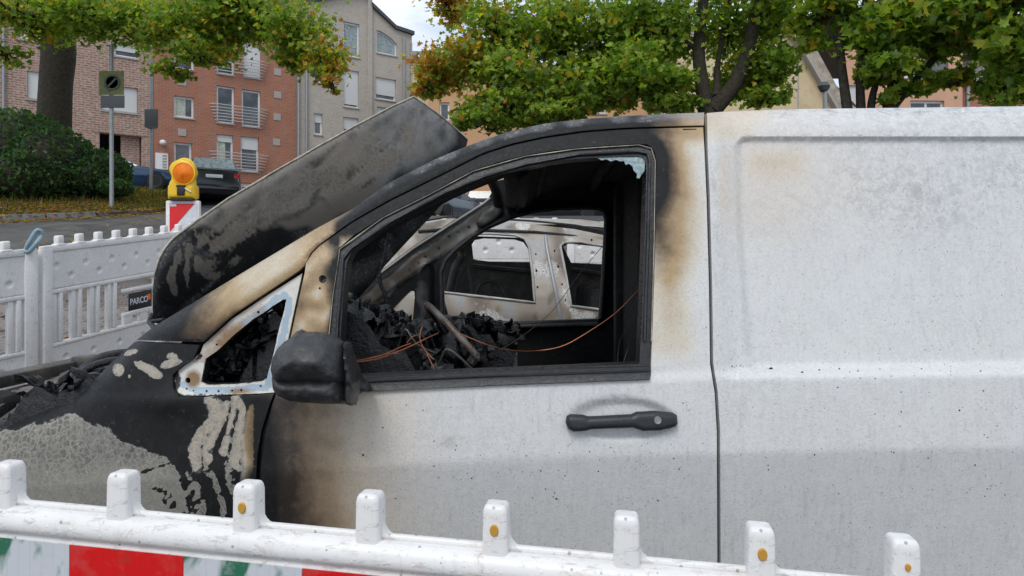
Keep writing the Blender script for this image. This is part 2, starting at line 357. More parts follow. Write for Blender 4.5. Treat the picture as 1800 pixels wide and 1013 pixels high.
M['ash2'] = mat_char('ash_white_burnt_metal', (.24, .225, .20), (.50, .485, .45), .55, 5, .4, ash=.6, ashc=(.17, .125, .085), rust=.35, bd=.006)
M['engine'] = mat_char('charred_engine', (.008, .008, .009), (.035, .035, .037), .35, 45, 1, ash=.1, bd=.01)
def mat_primer():
    t = NT('bare_primer'); A = t.attr('burn'); sep = t.n('ShaderNodeSeparateColor'); t.set(sep.inputs[0], A.outputs['Color']); R, G, B = sep.outputs
    n = t.noise(40, 6, .7); n2 = t.noise(12, 5, .6)
    c = t.mix(t.rng(B, .35, .5), (.62, .60, .55), (.34, .43, .50)); c = t.mix(t.math('MULTIPLY', t.rng(n, .5, .7), .3), c, (.25, .2, .14))
    g = t.math('ADD', G, t.math('MULTIPLY', t.math('SUBTRACT', n2, .5), .8)); c = t.mix(t.math('MULTIPLY', t.rng(g, .35, .65), t.rng(G, 0, .1)), c, (.22, .13, .06))
    r = t.math('ADD', R, t.math('MULTIPLY', t.math('SUBTRACT', n, .5), .9)); c = t.mix(t.rng(r, .45, .6), c, (.02, .02, .02))
    return t.bsdf(c, .5, 0, t.bump(n, .3, .002))
M['primer'] = mat_primer()
M['carshell'] = mat_scorched('burnt_car_shell', base=(.36, .352, .33), tan=((.32, .30, .26), (.25, .20, .145), (.16, .11, .075), (.07, .055, .045)), crustc=((.40, .39, .36), (.62, .61, .58)))
M['handle'] = simple('black_handle_plastic', (.018, .019, .021), .42, bump=.35, bsc=260, bd=.0015)
M['chrome'] = simple('dull_metal', (.55, .55, .54), .35, .9, bump=.1)
M['trim'] = simple('bare_trim_edge', (.40, .36, .29), .45, .2, .3, 60)
M['copper'] = simple('bare_copper_wire', (.36, .13, .065), .45, .5)
M['wire'] = simple('burnt_steel_wire', (.10, .09, .085), .5, .6)
def mat_plastic():
    t = NT('white_barrier_plastic'); o = t.co(); n = t.noise(7, 5, .6); f = t.noise(70, 5, .7); scr = t.noise(90, 4, .7, vec=t.mapped((.25, 1, 1.4)))
    c = t.mix(t.rng(n, .35, .7), (.72, .70, .68), (.79, .775, .76))
    c = t.mix(t.math('MULTIPLY', t.rng(t.noise(16, 8, .75), .55, .68), .34), c, (.42, .33, .24))
    v = t.noise(10, 6, .7, vec=t.mapped((5, 5, .6))); c = t.mix(t.math('MULTIPLY', t.rng(v, .55, .72), .28), c, (.45, .36, .28))
    c = t.mix(t.math('MULTIPLY', t.rng(scr, .57, .66), .5), c, (.38, .33, .29)); c = t.mix(t.math('MULTIPLY', t.rng(t.noise(28, 7, .8, .5), .57, .66), .55), c, (.36, .25, .16))
    sp = t.math('LESS_THAN', t.vor(38, 'F1', o), .095); c = t.mix(t.math('MULTIPLY', sp, .6), c, (.16, .13, .10))
    bead = t.math('MULTIPLY', t.rng(t.vor(130, 'F1', o), 0, .36, 1, 0, True), t.math('GREATER_THAN', t.vor(130, 'F1', o, outn='Color'), .62))
    return t.bsdf(c, t.rng(f, .3, .7, .28, .45), 0, t.bump(t.math('ADD', t.math('MULTIPLY', bead, .6), t.math('MULTIPLY', f, .25)), .4, .003), .5)
M['plastic'] = mat_plastic()
def mat_sheeting(name, col, paint=None):
    t = NT(name); o = t.co(); hx = t.vor(330, 'DISTANCE_TO_EDGE', o, .15); c = t.mix(t.rng(hx, 0, .12, .22, 0), col, tuple(q*.55 for q in col))
    c = t.mix(t.math('MULTIPLY', t.rng(t.noise(9, 6, .7), .5, .7), .25), c, (.3, .28, .26))
    if paint is not None:
        w = t.noise(paint[1], 4, .55, 1.1, vec=t.mapped((1, 1, .55), loc=paint[3])); g = t.math('MULTIPLY', t.rng(w, paint[2], paint[2]+.07), t.rng(t.noise(40, 6, .8), .28, .5, .55, 1))
        c = t.mix(g, c, paint[0])
    return t.bsdf(c, .28, 0, t.bump(hx, .15, .001), .5)
M['sheet_white'] = mat_sheeting('white_reflective_sheeting', (.58, .60, .63), ((.03, .15, .085), 6, .575, (3, 0, 1)))
M['sheet_red'] = mat_sheeting('red_reflective_sheeting', (.66, .006, .006), ((.10, .07, .03), 9, .66, (0, 2, 0)))
M['white_clean'] = simple('white_sheet', (.62, .63, .66), .35)
M['red_clean'] = simple('red_sheet', (.68, .012, .015), .35)
M['yellow'] = simple('yellow_lamp_housing', (.80, .50, .01), .35, bump=.1, var=.05)
def mat_amber():
    t = NT('amber_lens'); o = t.co('Object'); n = t.noise(20, 2); c = t.mix(t.rng(n, .3, .7), (.72, .13, .002), (.85, .22, .004)); return t.bsdf(c, .4, 0, t.bump(t.vor(160, 'F1', o), .4, .004), .25)
M['amber'] = mat_amber()
M['asphalt'] = simple('asphalt', (.085, .08, .075), .7, var=.45, sc=1.6, bump=.6, bsc=90, bd=.01)
M['earth'] = simple('ground_earth', (.09, .075, .055), .95, var=.35, sc=2, bump=.6, bsc=20, bd=.03)
M['kerb'] = simple('kerb_concrete', (.17, .165, .15), .85, var=.3, sc=6, bump=.5, bsc=60)
M['paver'] = simple('paving_brick', (.20, .175, .16), .8, var=.3, sc=9, bump=.6, bsc=60)
M['soil'] = simple('leafy_soil', (.12, .075, .032), .95, var=.4, sc=5, bump=.8, bsc=30, bd=.02)
M['leaf'] = mat_leaf('leaf')
M['bark'] = mat_char('bark', (.02, .016, .011), (.07, .058, .042), .9, 10, 1, bd=.03)
M['bark_moss'] = mat_char('mossy_bark', (.018, .014, .009), (.065, .052, .034), .9, 12, 1, ash=.35, ashc=(.05, .06, .015), bd=.04)
M['galv'] = simple('galvanised_steel', (.32, .33, .34), .5, .5, var=.15, sc=15)
M['sign_back'] = simple('grey_sign_back', (.075, .08, .085), .6)
M['olive'] = simple('olive_film', (.12, .135, .035), .5, var=.3, sc=6)
M['olive_dark'] = simple('olive_print', (.045, .055, .03), .5)
M['brick_orange'] = mat_brick('orange_brick', (.40, .155, .09), (.31, .115, .07), (.33, .23, .18), blot=.4)
M['brick_brown'] = mat_brick('limewashed_brown_brick', (.22, .105, .072), (.30, .155, .11), (.42, .33, .27), bw=.34, bh=.115, ms=.028, lime=.5)
M['brick_grey'] = mat_brick('beige_grey_brick', (.37, .32, .265), (.44, .39, .335), (.42, .38, .33), lime=.25, blot=.25)
M['render_orange'] = simple('peach_render', (.55, .32, .17), .9, var=.08, sc=2)
M['render_beige'] = simple('beige_render', (.60, .47, .29), .9, var=.07, sc=2, dirt=((.3, .24, .16), 1.2, .55, .35))
M['render_pink'] = simple('salmon_render', (.56, .32, .21), .9, var=.08, sc=2)
M['render_red'] = simple('red_render', (.40, .15, .11), .9, var=.12, sc=2)
M['rail'] = simple('pale_steel_rail', (.50, .50, .50), .4)
M['frame'] = simple('white_window_frame', (.70, .70, .70), .4)
M['shutter'] = simple('roller_shutter', (.56, .56, .55), .5, var=.05)
M['concrete'] = simple('concrete_trim', (.36, .33, .30), .8)
M['verge'] = simple('weathered_verge_board', (.34, .29, .23), .85, var=.3, sc=5)
M['slate'] = simple('dark_roof_edge', (.055, .055, .06), .6)
def mat_glass():
    t = NT('window_glass'); n = t.noise(1.2, 3); c = t.mix(t.rng(n, .4, .6), (.015, .018, .02), (.09, .10, .105)); return t.bsdf(c, .06, 0, None, 1.0)
M['glass'] = mat_glass()
M['dark'] = simple('dark_void', (.008, .008, .008), .9)
M['curtain'] = simple('curtain', (.42, .45, .38), .9, var=.3, sc=7)
def mat_tiles():
    t = NT('roof_tiles'); uv = t.co('UV'); x = t.n('ShaderNodeTexBrick'); t.set(x.inputs['Vector'], uv); x.inputs['Scale'].default_value = 1; x.inputs['Brick Width'].default_value = .3; x.inputs['Row Height'].default_value = .33; x.inputs['Mortar Size'].default_value = .03
    t.set(x.inputs['Color1'], (.16, .125, .10)); t.set(x.inputs['Color2'], (.22, .18, .15)); t.set(x.inputs['Mortar'], (.04, .035, .03))
    return t.bsdf(x.outputs['Color'], .5, 0, t.bump(x.outputs['Fac'], -.8, .03))
M['tiles'] = mat_tiles()
M['tile_grey'] = simple('grey_roof_tile', (.12, .115, .115), .6)
def carpaint(n, c): return simple(n, c, .22, .3, var=.05, sc=3, coat=.8)
M['car_blue'] = carpaint('dark_blue_car_paint', (.015, .05, .12)); M['car_black'] = carpaint('blackish_car_paint', (.014, .016, .022)); M['car_grey'] = carpaint('grey_car_paint', (.16, .18, .2))
M['carglass'] = simple('car_glass', (.04, .05, .055), .05, 0, spec=1.0)
M['carglass_wet'] = simple('wet_rear_glass', (.22, .27, .27), .12, 0, var=.5, sc=9, spec=1.0)
M['tyre'] = simple('tyre', (.014, .014, .014), .8); M['rim'] = simple('alloy_rim', (.35, .36, .37), .35, .7)
M['red_light'] = simple('red_tail_light', (.35, .012, .015), .15); M['white_light'] = simple('headlight_lens', (.6, .62, .65), .1)
M['plate'] = simple('number_plate', (.68, .70, .70), .4)
M['ink'] = simple('black_print', (.012, .012, .013), .5); M['orange_print'] = simple('orange_print', (.80, .15, .01), .5)
M['clampblue'] = simple('blue_grey_clamp', (.22, .32, .38), .4)
# ================================================================== ground
GP = [(-8, 0), (3, .05), (3.6, .28), (5.36, .66), (6.44, .82), (10, 1.45), (18, 2.94), (22.6, 3.56), (30, 4.9), (42, 6.5), (80, 8), (600, 9)]
GLOW = [(-8, 0), (3, .05), (3.6, .28), (5.36, .66), (6.44, .82), (10, 1.45), (18, 2.94), (24, 3.3), (31, 3.55), (42, 4.3), (80, 7), (600, 9)]
def g(Y, X=-10.0):
    t = min(1, max(0, (X+7)/4)); a_ = float(np.interp(Y, [a for a, b in GP], [b for a, b in GP]))
    return a_ if t == 0 else a_*(1-t)+t*float(np.interp(Y, [a for a, b in GLOW], [b for a, b in GLOW]))
def ground_px(px, py, lift=0):
    Y = 4.0
    while Y < 90:
        if g(Y)+lift >= EYE-(py-HY)/F*Y: break
        Y += .02
    return Vector(((px-CX)/F*Y, Y, g(Y)+lift))
ys = sorted({a for a, b in GP} | set(np.arange(0, 50, 1.0))); xs = [-500, -60, -30, -15, -9, -7, -6, -5, -4, -3, 0, 6, 15, 30, 60, 500]
gv = [(x, y, g(y, x)) for y in ys for x in xs]; nx = len(xs)
mesh('ground', gv, [[j*nx+i, j*nx+i+1, (j+1)*nx+i+1, (j+1)*nx+i] for j in range(len(ys)-1) for i in range(nx-1)], M['earth'], kind='structure')
def strip(name, xs_, y0, y1, lift, mat, n=40):
    yy = sorted(set(list(np.linspace(y0, y1, n))+[a for a, b in GP if y0 < a < y1]))
    cx_ = sorted({xs_[0], xs_[1]} | {q for q in (-30, -15, -9, -7, -6, -5, -4, -3, 0, 15) if xs_[0] < q < xs_[1]}); m = len(cx_); v = [(x, y, g(y, x)+lift) for y in yy for x in cx_]
    return mesh(name, v, [[j*m+i, j*m+i+1, (j+1)*m+i+1, (j+1)*m+i] for j in range(len(yy)-1) for i in range(m-1)], mat, kind='structure')
road = strip('road', (-40, 40), -6, 32, .006, M['asphalt'])
# paving bricks seen through the barrier
pav = strip('pavement', (-7, -1.2), 5.0, 9.4, .011, M['soil'])
bmp = bmesh.new(); box(bmp, (0, 0, 0), (.19, .09, .05), bev=.006); bmesh.ops.recalc_face_normals(bmp, faces=bmp.faces)
pme = bpy.data.meshes.new('paver'); bmp.to_mesh(pme); bmp.free(); pme.materials.append(M['paver'])
cells = []
for j in range(44):
    for i in range(30): cells.append((-6.6+i*.2+(j % 2)*.1, 5.05+j*.1))
vis = [c for c in cells if -.80 < c[0]/c[1] < -.50]; vis.sort(key=lambda c: c[1])
tilt = lambda y: math.atan2(g(y+.3)-g(y-.3), .6)
first = vis[:300]
for x, y in first:
    o = bpy.data.objects.new('paver', pme); COL.objects.link(o); o.parent = pav; o.location = Vector((x, y, g(y)+.002+random.uniform(0, .004)))-wloc(pav); o.rotation_euler = (tilt(y), 0, random.uniform(-.02, .02))
bmr = bmesh.new(); fs = set(first)
for x, y in cells:
    if (x, y) not in fs: box(bmr, (x, y, g(y)+.004), (.19, .09, .05), Matrix.Identity(3))
from_bm('paving_bricks', bmr, M['paver'], pav, kind='stuff')
# embankment with kerb
kp = [ground_px(-320, 402), ground_px(-120, 394), ground_px(0, 389), ground_px(120, 384), ground_px(220, 379), ground_px(268, 374), ground_px(292, 366)]
kpath = [Vector(p) for p in catmull(kp, 6)]
mv, mf = [], []; rows = 9
for i, p in enumerate(kpath):
    for r in range(rows):
        t = r/(rows-1); q = Vector((p.x-.62*t*6*(i/len(kpath)), p.y+t*7, 0)); q.z = g(q.y)+.09+.42*min(1, t*2.6)**.8*(1-.97*max(0, min(1, (i/len(kpath)-.5)/.35)))
        mv.append(q)
mf = [[i*rows+r, (i+1)*rows+r, (i+1)*rows+r+1, i*rows+r+1] for i in range(len(kpath)-1) for r in range(rows-1)]
bank = mesh('embankment', mv, mf, M['soil'], smooth=180, kind='structure')
def mound_z(i, t):
    p = kpath[i]; return Vector((p.x-.62*t*6*(i/len(kpath)), p.y+t*7, g(p.y+t*7)+.09+.42*min(1, t*2.6)**.8*(1-.97*max(0, min(1, (i/len(kpath)-.5)/.35)))))
kb = bmesh.new(); L = 0
segs = [(kpath[i], kpath[i+1]) for i in range(len(kpath)-1)]
tot = sum((b-a).length for a, b in segs); nst = int(tot/1.0)
def along(d):
    for a, b in segs:
        l = (b-a).length
        if d <= l: return a+(b-a)*(d/l)
        d -= l
    return segs[-1][1]
kroot = thing('kerb', 'grey concrete kerb edging the leaf-strewn embankment', 'kerb', kpath[0])
for k in range(nst):
    a, b = along(k*tot/nst+.01), along((k+1)*tot/nst-.01); m = (a+b)/2; bm = bmesh.new(); d = b-a
    R = Matrix.Rotation(math.atan2(d.y, d.x), 3, 'Z') @ Matrix.Rotation(-math.atan2(d.z, math.hypot(d.x, d.y)), 3, 'Y')
    box(bm, m+Vector((0, 0, .03)), (d.length, .14, .22), R, .015); from_bm('kerbstone', bm, M['kerb'], kroot, 40)
# grass tufts and litter
def scatter_faces(name, pts, size, cols, mat, kind='stuff', blade=False):
    v, f, c = [], [], []
    for i, p in enumerate(pts):
        s = size*random.uniform(.6, 1.3); a = random.uniform(0, 6.28); u = Vector((math.cos(a), math.sin(a), random.uniform(-.3, .3)))*s; w = Vector((-math.sin(a), math.cos(a), random.uniform(-.3, .3)))*s*.7
        if blade: w = Vector((random.uniform(-.4, .4), random.uniform(-.4, .4), 1))*s*2.2; u *= .25; q = [p-u, p+u, p+w*.7+u*.7, p+w]
        else: q = [p-u, p-w, p+u, p+w*.9]
        n = len(v); v += q; f.append([n, n+1, n+2, n+3]); cc = random.choice(cols); b = random.uniform(.7, 1.2); c += [(cc[0]*b, cc[1]*b, cc[2]*b, 1)]*4
    me = bpy.data.meshes.new(name); me.from_pydata([tuple(x) for x in v], [], f); A = me.color_attributes.new('tint', 'FLOAT_COLOR', 'POINT'); A.data.foreach_set('color', np.array(c, np.float32).ravel())
    return link_mesh(name, me, mat, None, None, kind)
def bank_pt(tmax=1):
    return mound_z(random.randrange(len(kpath)), random.random()**1.3*tmax)+Vector((random.uniform(-.3, .3), 0, .02))
scatter_faces('grass', [bank_pt() for _ in range(4000)], .06, [(.09, .12, .02), (.13, .14, .03), (.06, .08, .015), (.16, .13, .04)], M['leaf'], blade=True)
LC = [(.42, .19, .04), (.32, .14, .03), (.34, .20, .05), (.14, .07, .03), (.40, .24, .05)]
litter = [bank_pt() for _ in range(9500)]
for _ in range(900):
    p = along(random.random()*tot); q = Vector((p.x+random.uniform(-.5, .5), p.y-abs(random.gauss(0, .35))-.08, 0)); q.z = g(q.y)+.03; litter.append(q)
for _ in range(900):
    q = Vector((random.uniform(-9, -1), random.uniform(5.2, 18), 0)); q.z = g(q.y)+.05; litter.append(q)
scatter_faces('fallen_leaves', litter, .055, LC, M['leaf'])

# ================================================================== buildings
class Plane:
    def __init__(s, O, u): s.O = Vector(O); s.u = Vector((u[0], u[1], 0)).normalized(); s.n = Vector((s.u.y, -s.u.x, 0))
    def S(s, px):       # distance along the wall seen at a photo column
        k = (px-CX)/F; return (k*s.O.y-s.O.x)/(s.u.x-k*s.u.y)
    def Z(s, px, py): Y = s.O.y+s.u.y*s.S(px); return EYE-(py-HY)/F*Y
    def P(s, a, z, off=0): return s.O+s.u*a+s.n*off+Vector((0, 0, z))
def slab(name, plane, outer, holes, off0, off1, mat, parent, label=None, smooth=None):
    """outline in wall coordinates (s, z) extruded between two offsets from the wall plane"""
    bm = grid_fill(outer, holes, None); bm.verts.index_update()
    v2 = [(q.co.x, q.co.y) for q in bm.verts]; f = [[q.index for q in fc.verts] for fc in bm.faces]; bm.free(); n = len(v2)
    A = [plane.P(a, z, off1) for a, z in v2]; B = [plane.P(a, z, off0) for a, z in v2]; ff = []; cnt = set()
    for q in f:
        a, b, c = (Vector((v2[i][0], v2[i][1], 0)) for i in q[:3]); w = q if (b-a).cross(c-a).z > 0 else q[::-1]
        ff.append(w); ff.append([i+n for i in w[::-1]])
        for i in range(len(w)): cnt.add((w[i], w[(i+1) % len(w)]))
    for (a, b) in cnt:
        if (b, a) not in cnt: ff.append([b, a, a+n, b+n])
    o = mesh(name, A+B, ff, mat, parent, uv=v2+v2)
    if label: o['label'] = label
    return o
def rect(a0, z0, a1, z1): return [(a0, z0), (a1, z0), (a1, z1), (a0, z1)]
def pxrect(pl, x0, y0, x1, y1):
    xm = (x0+x1)/2; return pl.S(x0), pl.Z(xm, y1), pl.S(x1), pl.Z(xm, y0)
def window(pl, r, parent, shut=0, cols=1, fr=.10, sill=True, glass='glass', rec=.14, curtain=0, arch=None):
    a0, z0, a1, z1 = r; hol = []; w = (a1-a0)/cols
    for k in range(cols): hol.append(rect(a0+k*w+fr*(1 if k == 0 else .5), z0+fr, a0+(k+1)*w-fr*(1 if k == cols-1 else .5), z1-fr))
    if arch: out = arch; hol = [[(a0+(p[0]-a0)*.86+(a1-a0)*.07, z0+(p[1]-z0)*.86+(z1-z0)*.07) for p in arch]]
    else: out = rect(a0, z0, a1, z1)
    f = slab('window', pl, out, hol, -rec-.06, -rec, M['frame'], parent)
    for h in hol: slab('pane', pl, h, [], -rec-.05, -rec-.03, M[glass], f)
    if curtain: slab('curtain', pl, rect(a0+fr, z0+fr, a0+(a1-a0)*curtain, z1-fr), [], -rec-.028, -rec-.018, M['curtain'], f)
    if shut: slab('roller_shutter', pl, rect(a0+.02, z1-(z1-z0)*shut, a1-.02, z1), [], -rec+.003, -rec+.04, M['shutter'], f)
    if sill: slab('sill', pl, rect(a0-.04, z0-.07, a1+.04, z0-.004), [], -rec, .06, M['concrete'], f)
    return f
def wall(pl, bld, outer, rects, mat, name='wall', thick=.35, extra=()):
    return slab(name, pl, outer, [rect(*r) if len(r) == 4 and not isinstance(r[0], tuple) else r for r in rects]+list(extra), -thick, 0, mat, bld)
def downpipe(pl, px, z0, z1, parent, r=.06, off=.1):
    a = pl.S(px); return tubes('downpipe', [([pl.P(a, z0, off), pl.P(a, z1, off)], r)], M['galv'], parent)
def railing(pl, a0, a1, z0, h, parent, n=6):
    for k in range(n):
        z = z0+h*(k+.5)/n; o_ = .24; e = .35*(k/n)
        tubes('rail', [([pl.P(a0-.05-e, z, .03), pl.P(a0+.12-e*.5, z, o_), pl.P(a1-.12+e*.5, z, o_), pl.P(a1+.05+e, z, .03)], .024)], M['rail'], parent, 5)
main = Plane((-18.65, 37, 0), (1.44, 1))
ZB = 4.2
# --- brown limewashed brick
sa, sb = main.S(-120), main.S(270)-.02
bb = thing('apartment_building', 'brown brick apartment house streaked with white lime, dark passage at street level', 'building', main.P((sa+sb)/2, ZB))
br = [pxrect(main, 48, 128, 104, 177), pxrect(main, 28, 44, 74, 71), pxrect(main, 178, 152, 242, 197), pxrect(main, 200, 78, 243, 101), pxrect(main, -60, 122, -8, 170), pxrect(main, -60, 30, -8, 62)]
passage = pxrect(main, 175, 237, 249, 330)
wall(main, bb, rect(sa, ZB, sb, 17.5), br+[passage], M['brick_brown'])
for i, r in enumerate(br): window(main, r, bb, shut=(.95, .9, .95, .55, .5, .3)[i])
slab('passage_back', main, rect(passage[0]-3, ZB, passage[2]+3, passage[3]+2), [], -2.6, -2.5, M['dark'], bb); slab('passage_side', main, rect(passage[2]-.9, passage[1], passage[2]-.05, passage[3]), [], -.6, -.36, M['brick_brown'], bb)
slab('lintel_course', main, rect(passage[0]-.3, passage[3]+.02, passage[2]+.3, passage[3]+.5), [], .002, .03, M['brick_brown'], bb)
downpipe(main, 6, ZB, 17.4, bb)
slab('roof', main, rect(sa, 17.5, sb, 17.9), [], -9, .3, M['tile_grey'], bb)
# --- orange brick
sa, sb = main.S(270), main.S(521)
bo = thing('apartment_building', 'orange brick apartment house with small rail balconies at paired white-framed windows', 'building', main.P((sa+sb)/2, ZB))
orr = [pxrect(main, 306, 170, 341, 207), pxrect(main, 306, 251, 337, 292), pxrect(main, 306, 86, 341, 122), pxrect(main, 290, 20, 330, 60)]
bal = [pxrect(main, 381, 152, 412, 217), pxrect(main, 425, 159, 458, 223), pxrect(main, 381, 237, 410, 299), pxrect(main, 423, 241, 455, 302), pxrect(main, 381, 68, 412, 131), pxrect(main, 428, 76, 459, 137)]
base = [pxrect(main, 423, 322, 448, 345)]
wall(main, bo, rect(sa, ZB, sb, 17.5), orr+bal+base, M['brick_orange'])
for i, r in enumerate(orr): window(main, r, bo, curtain=.6 if i == 0 else 0)
for i, r in enumerate(bal): window(main, r, bo, shut=(0, 0, .2, .36, .18, .97)[i], cols=1, curtain=(0, 0, .55, 0, 0, 0)[i])
for r in base: window(main, r, bo, shut=.3)
for z0 in (bal[0][1], bal[2][1]-.02, bal[4][1]): railing(main, bal[0][0]-.05, bal[1][2]+.1, z0+.05, 1.0, bo)
for (x, y) in ((487, 88), (488, 127), (488, 167), (487, 206), (486, 250), (320, 144), (320, 233)):
    a = main.S(x); z = main.Z(x, y); slab('vent_plate', main, rect(a-.2, z-.19, a+.2, z+.19), [], .002, .03, M['concrete'], bo)
a = main.S(284); z = main.Z(284, 284); nb = slab('letterbox_panel', main, rect(a-.3, z-.42, a+.3, z+.42), [], .002, .09, M['frame'], bo)
for k in range(5): slab('letterbox', main, rect(a+.03, z-.36+k*.15, a+.24, z-.26+k*.15), [], .092, .1, M['concrete'], nb)
bm = bmesh.new(); a = main.S(285); z = main.Z(285, 252); lathe(bm, [(.001, -.16), (.13, -.1), (.17, 0), (.13, .1), (.001, .16)], Matrix.Translation(main.P(a, z, .22))); box(bm, main.P(a, z, .06), (.12, .12, .1)); from_bm('wall_lamp', bm, M['frame'], bo, 60)
slab('roof', main, rect(sa, 17.5, sb, 17.9), [], -9, .3, M['tile_grey'], bo)
downpipe(main, 524, ZB, 17.4, bo)
# --- grey-beige brick with stepped gable
sa, sb, sc_ = main.S(521)+.02, main.S(652), main.S(724)
bg_ = thing('apartment_building', 'tall grey-beige brick apartment house with sloping gable and rounded attic window', 'building', main.P((sa+sc_)/2, ZB))
gl = [pxrect(main, 552, 200, 567, 237), pxrect(main, 603, 207, 630, 240), pxrect(main, 604, 124, 631, 189), pxrect(main, 603, 40, 632, 100), pxrect(main, 552, 110, 568, 145)]
zt = main.Z(652, -8)
wall(main, bg_, [(sa, ZB), (sb, ZB), (sb, zt), (main.S(606), main.Z(606, -6)), (sa, main.Z(560, 18))], gl, M['brick_grey'])
for i, r in enumerate(gl): window(main, r, bg_, shut=(.42, .62, .92, 0, .4)[i], glass='carglass_wet' if i == 3 else 'glass', cols=1)
gr_ = [pxrect(main, 660, 138, 696, 176), pxrect(main, 663, 190, 700, 230)]
ax0, ay0, ax1, ay1 = pxrect(main, 662, 57, 698, 96)
arch = [(ax0, ay0), (ax1, ay0), (ax1, ay0+(ay1-ay0)*.55), (ax1-.35, ay0+(ay1-ay0)*.75), (ax1-.75, ay0+(ay1-ay0)*.9), (ax0+.25, ay1), (ax0, ay1)]
rp = [(sb+.02, ZB), (sc_, ZB), (sc_, main.Z(724, 62)), (main.S(695), main.Z(695, 52)), (sb+.02, main.Z(653, 12))]
wall(main, bg_, rp, gr_, M['brick_grey'], thick=.5, extra=[arch])
for i, r in enumerate(gr_): window(main, r, bg_, shut=(.78, .4)[i])
window(main, (ax0, ay0, ax1, ay1), bg_, arch=arch, glass='carglass_wet')
slab('corner_pier', main, rect(sb-.25, ZB, sb+.05, zt+.05), [], .002, .12, M['brick_grey'], bg_)
slab('roof_edge', main, [(sb, main.Z(653, 12)), (main.S(695), main.Z(695, 52)), (sc_+.1, main.Z(724, 62)), (sc_+.1, main.Z(724, 56)), (main.S(695), main.Z(695, 46)), (sb, main.Z(653, 5))], [], -9, .2, M['slate'], bg_)
slab('roof_slope', main, [(sa, main.Z(560, 18)), (main.S(606), main.Z(606, -6)), (sb+.1, zt), (sb+.1, zt+.3), (main.S(606), main.Z(606, -6)+.3), (sa, main.Z(560, 18)+.3)], [], -9, .25, M['slate'], bg_)
mesh('side_wall', [main.P(sc_, ZB, -.5), main.P(sc_, ZB, -9), main.P(sc_, main.Z(724, 62), -9), main.P(sc_, main.Z(724, 62), -.5)], [[0, 1, 2, 3]], M['brick_grey'], bg_)
downpipe(main, 538, ZB, 16.5, bg_); downpipe(main, 709, ZB, main.Z(709, 66), bg_); downpipe(main, 722, ZB, main.Z(722, 76), bg_)
# --- far tiled-roof house
pf = Plane((-9.0, 58, 0), (1, .1)); sa, sb = pf.S(722), pf.S(900)
bf = thing('house', 'distant house with grey pantile roof and dormer behind the autumn maple', 'house', pf.P((sa+sb)/2, 6.5))
zr = pf.Z(740, 100); r = pxrect(pf, 728, 100, 741, 128)
wall(pf, bf, rect(sa, 6.5, sb, zr), [r], M['render_beige']); window(pf, r, bf)
mesh('roof', [pf.P(sa, zr, .4), pf.P(sb, zr, .4), pf.P(sb, zr+1.7, -4), pf.P(sa, zr+1.7, -4)], [[0, 1, 2, 3]], M['tiles'], bf, uv=[(0, 0), (sb-sa, 0), (sb-sa, 4.6), (0, 4.6)])
# --- peach rendered house
pe = Plane((-3, 40, 0), (1, .02))
def pe_b(x0, x1, ytop, mat, lab, wins, pl=pe, extra_roof=True, poly=None, glassk='glass', cat='house'):
    a, b = pl.S(x0), pl.S(x1); zt_ = pl.Z(x0, ytop); B = thing('house', lab, cat, pl.P((a+b)/2, 3.3))
    rr = [pxrect(pl, *w[:4]) for w in wins]
    wall(pl, B, poly if poly else rect(a, 3.3, b, zt_), rr, M[mat])
    for q, w in zip(rr, wins): window(pl, q, B, cols=w[4], shut=w[5])
    return B, a, b, zt_
B, a, b, z = pe_b(752, 1168, 128, 'render_orange', 'peach rendered house with white windows behind the middle maple', [(772, 180, 790, 212, 1, 0), (808, 208, 835, 222, 1, 0), (1035, 168, 1066, 200, 1, 0), (905, 170, 935, 205, 2, 0)])
slab('roof', pe, rect(a-.2, z, b, z+.35), [], -8, .4, M['tile_grey'], B)
# --- beige gable house
pg = Plane((8, 30, 0), (1, .0)); Z = pg.Z; S = pg.S
B = thing('house', 'beige rendered gable house with a steep light verge running down its right side', 'house', pg.P(S(1300), 5.0))
wall(pg, B, [(S(1172), 3), (S(1492), 3), (S(1492), Z(1492, 200)), (S(1402), Z(1402, 62)), (S(1372), Z(1372, 22)), (S(1320), Z(1320, 60)), (S(1172), Z(1172, 60))], [], M['render_beige'])
slab('verge', pg, [(S(1362), Z(1362, 12)), (S(1408), Z(1408, 50)), (S(1490), Z(1490, 200)), (S(1474), Z(1474, 203)), (S(1402), Z(1402, 78)), (S(1366), Z(1366, 26))], [], -.7, .3, M['render_pink'] if False else M['verge'], B)
slab('fascia', pg, [(S(1366), Z(1366, 26)), (S(1402), Z(1402, 78)), (S(1474), Z(1474, 203)), (S(1470), Z(1470, 203)), (S(1400), Z(1400, 84)), (S(1364), Z(1364, 34))], [], .002, .36, M['concrete'], B)
slab('expansion_strip', pg, rect(S(1402), 3, S(1404), Z(1402, 84)), [], .002, .02, M['concrete'], B)
# rear slate dormer with skylight
mesh('rear_roof', [pg.P(S(1410), Z(1410, 60), -1), pg.P(S(1540), Z(1540, 190), -1), pg.P(S(1560), Z(1560, 110), -5), pg.P(S(1440), Z(1440, -10), -5)], [[0, 1, 2, 3]], M['tiles'], B, uv=[(0, 0), (5, 0), (5, 5), (0, 5)])
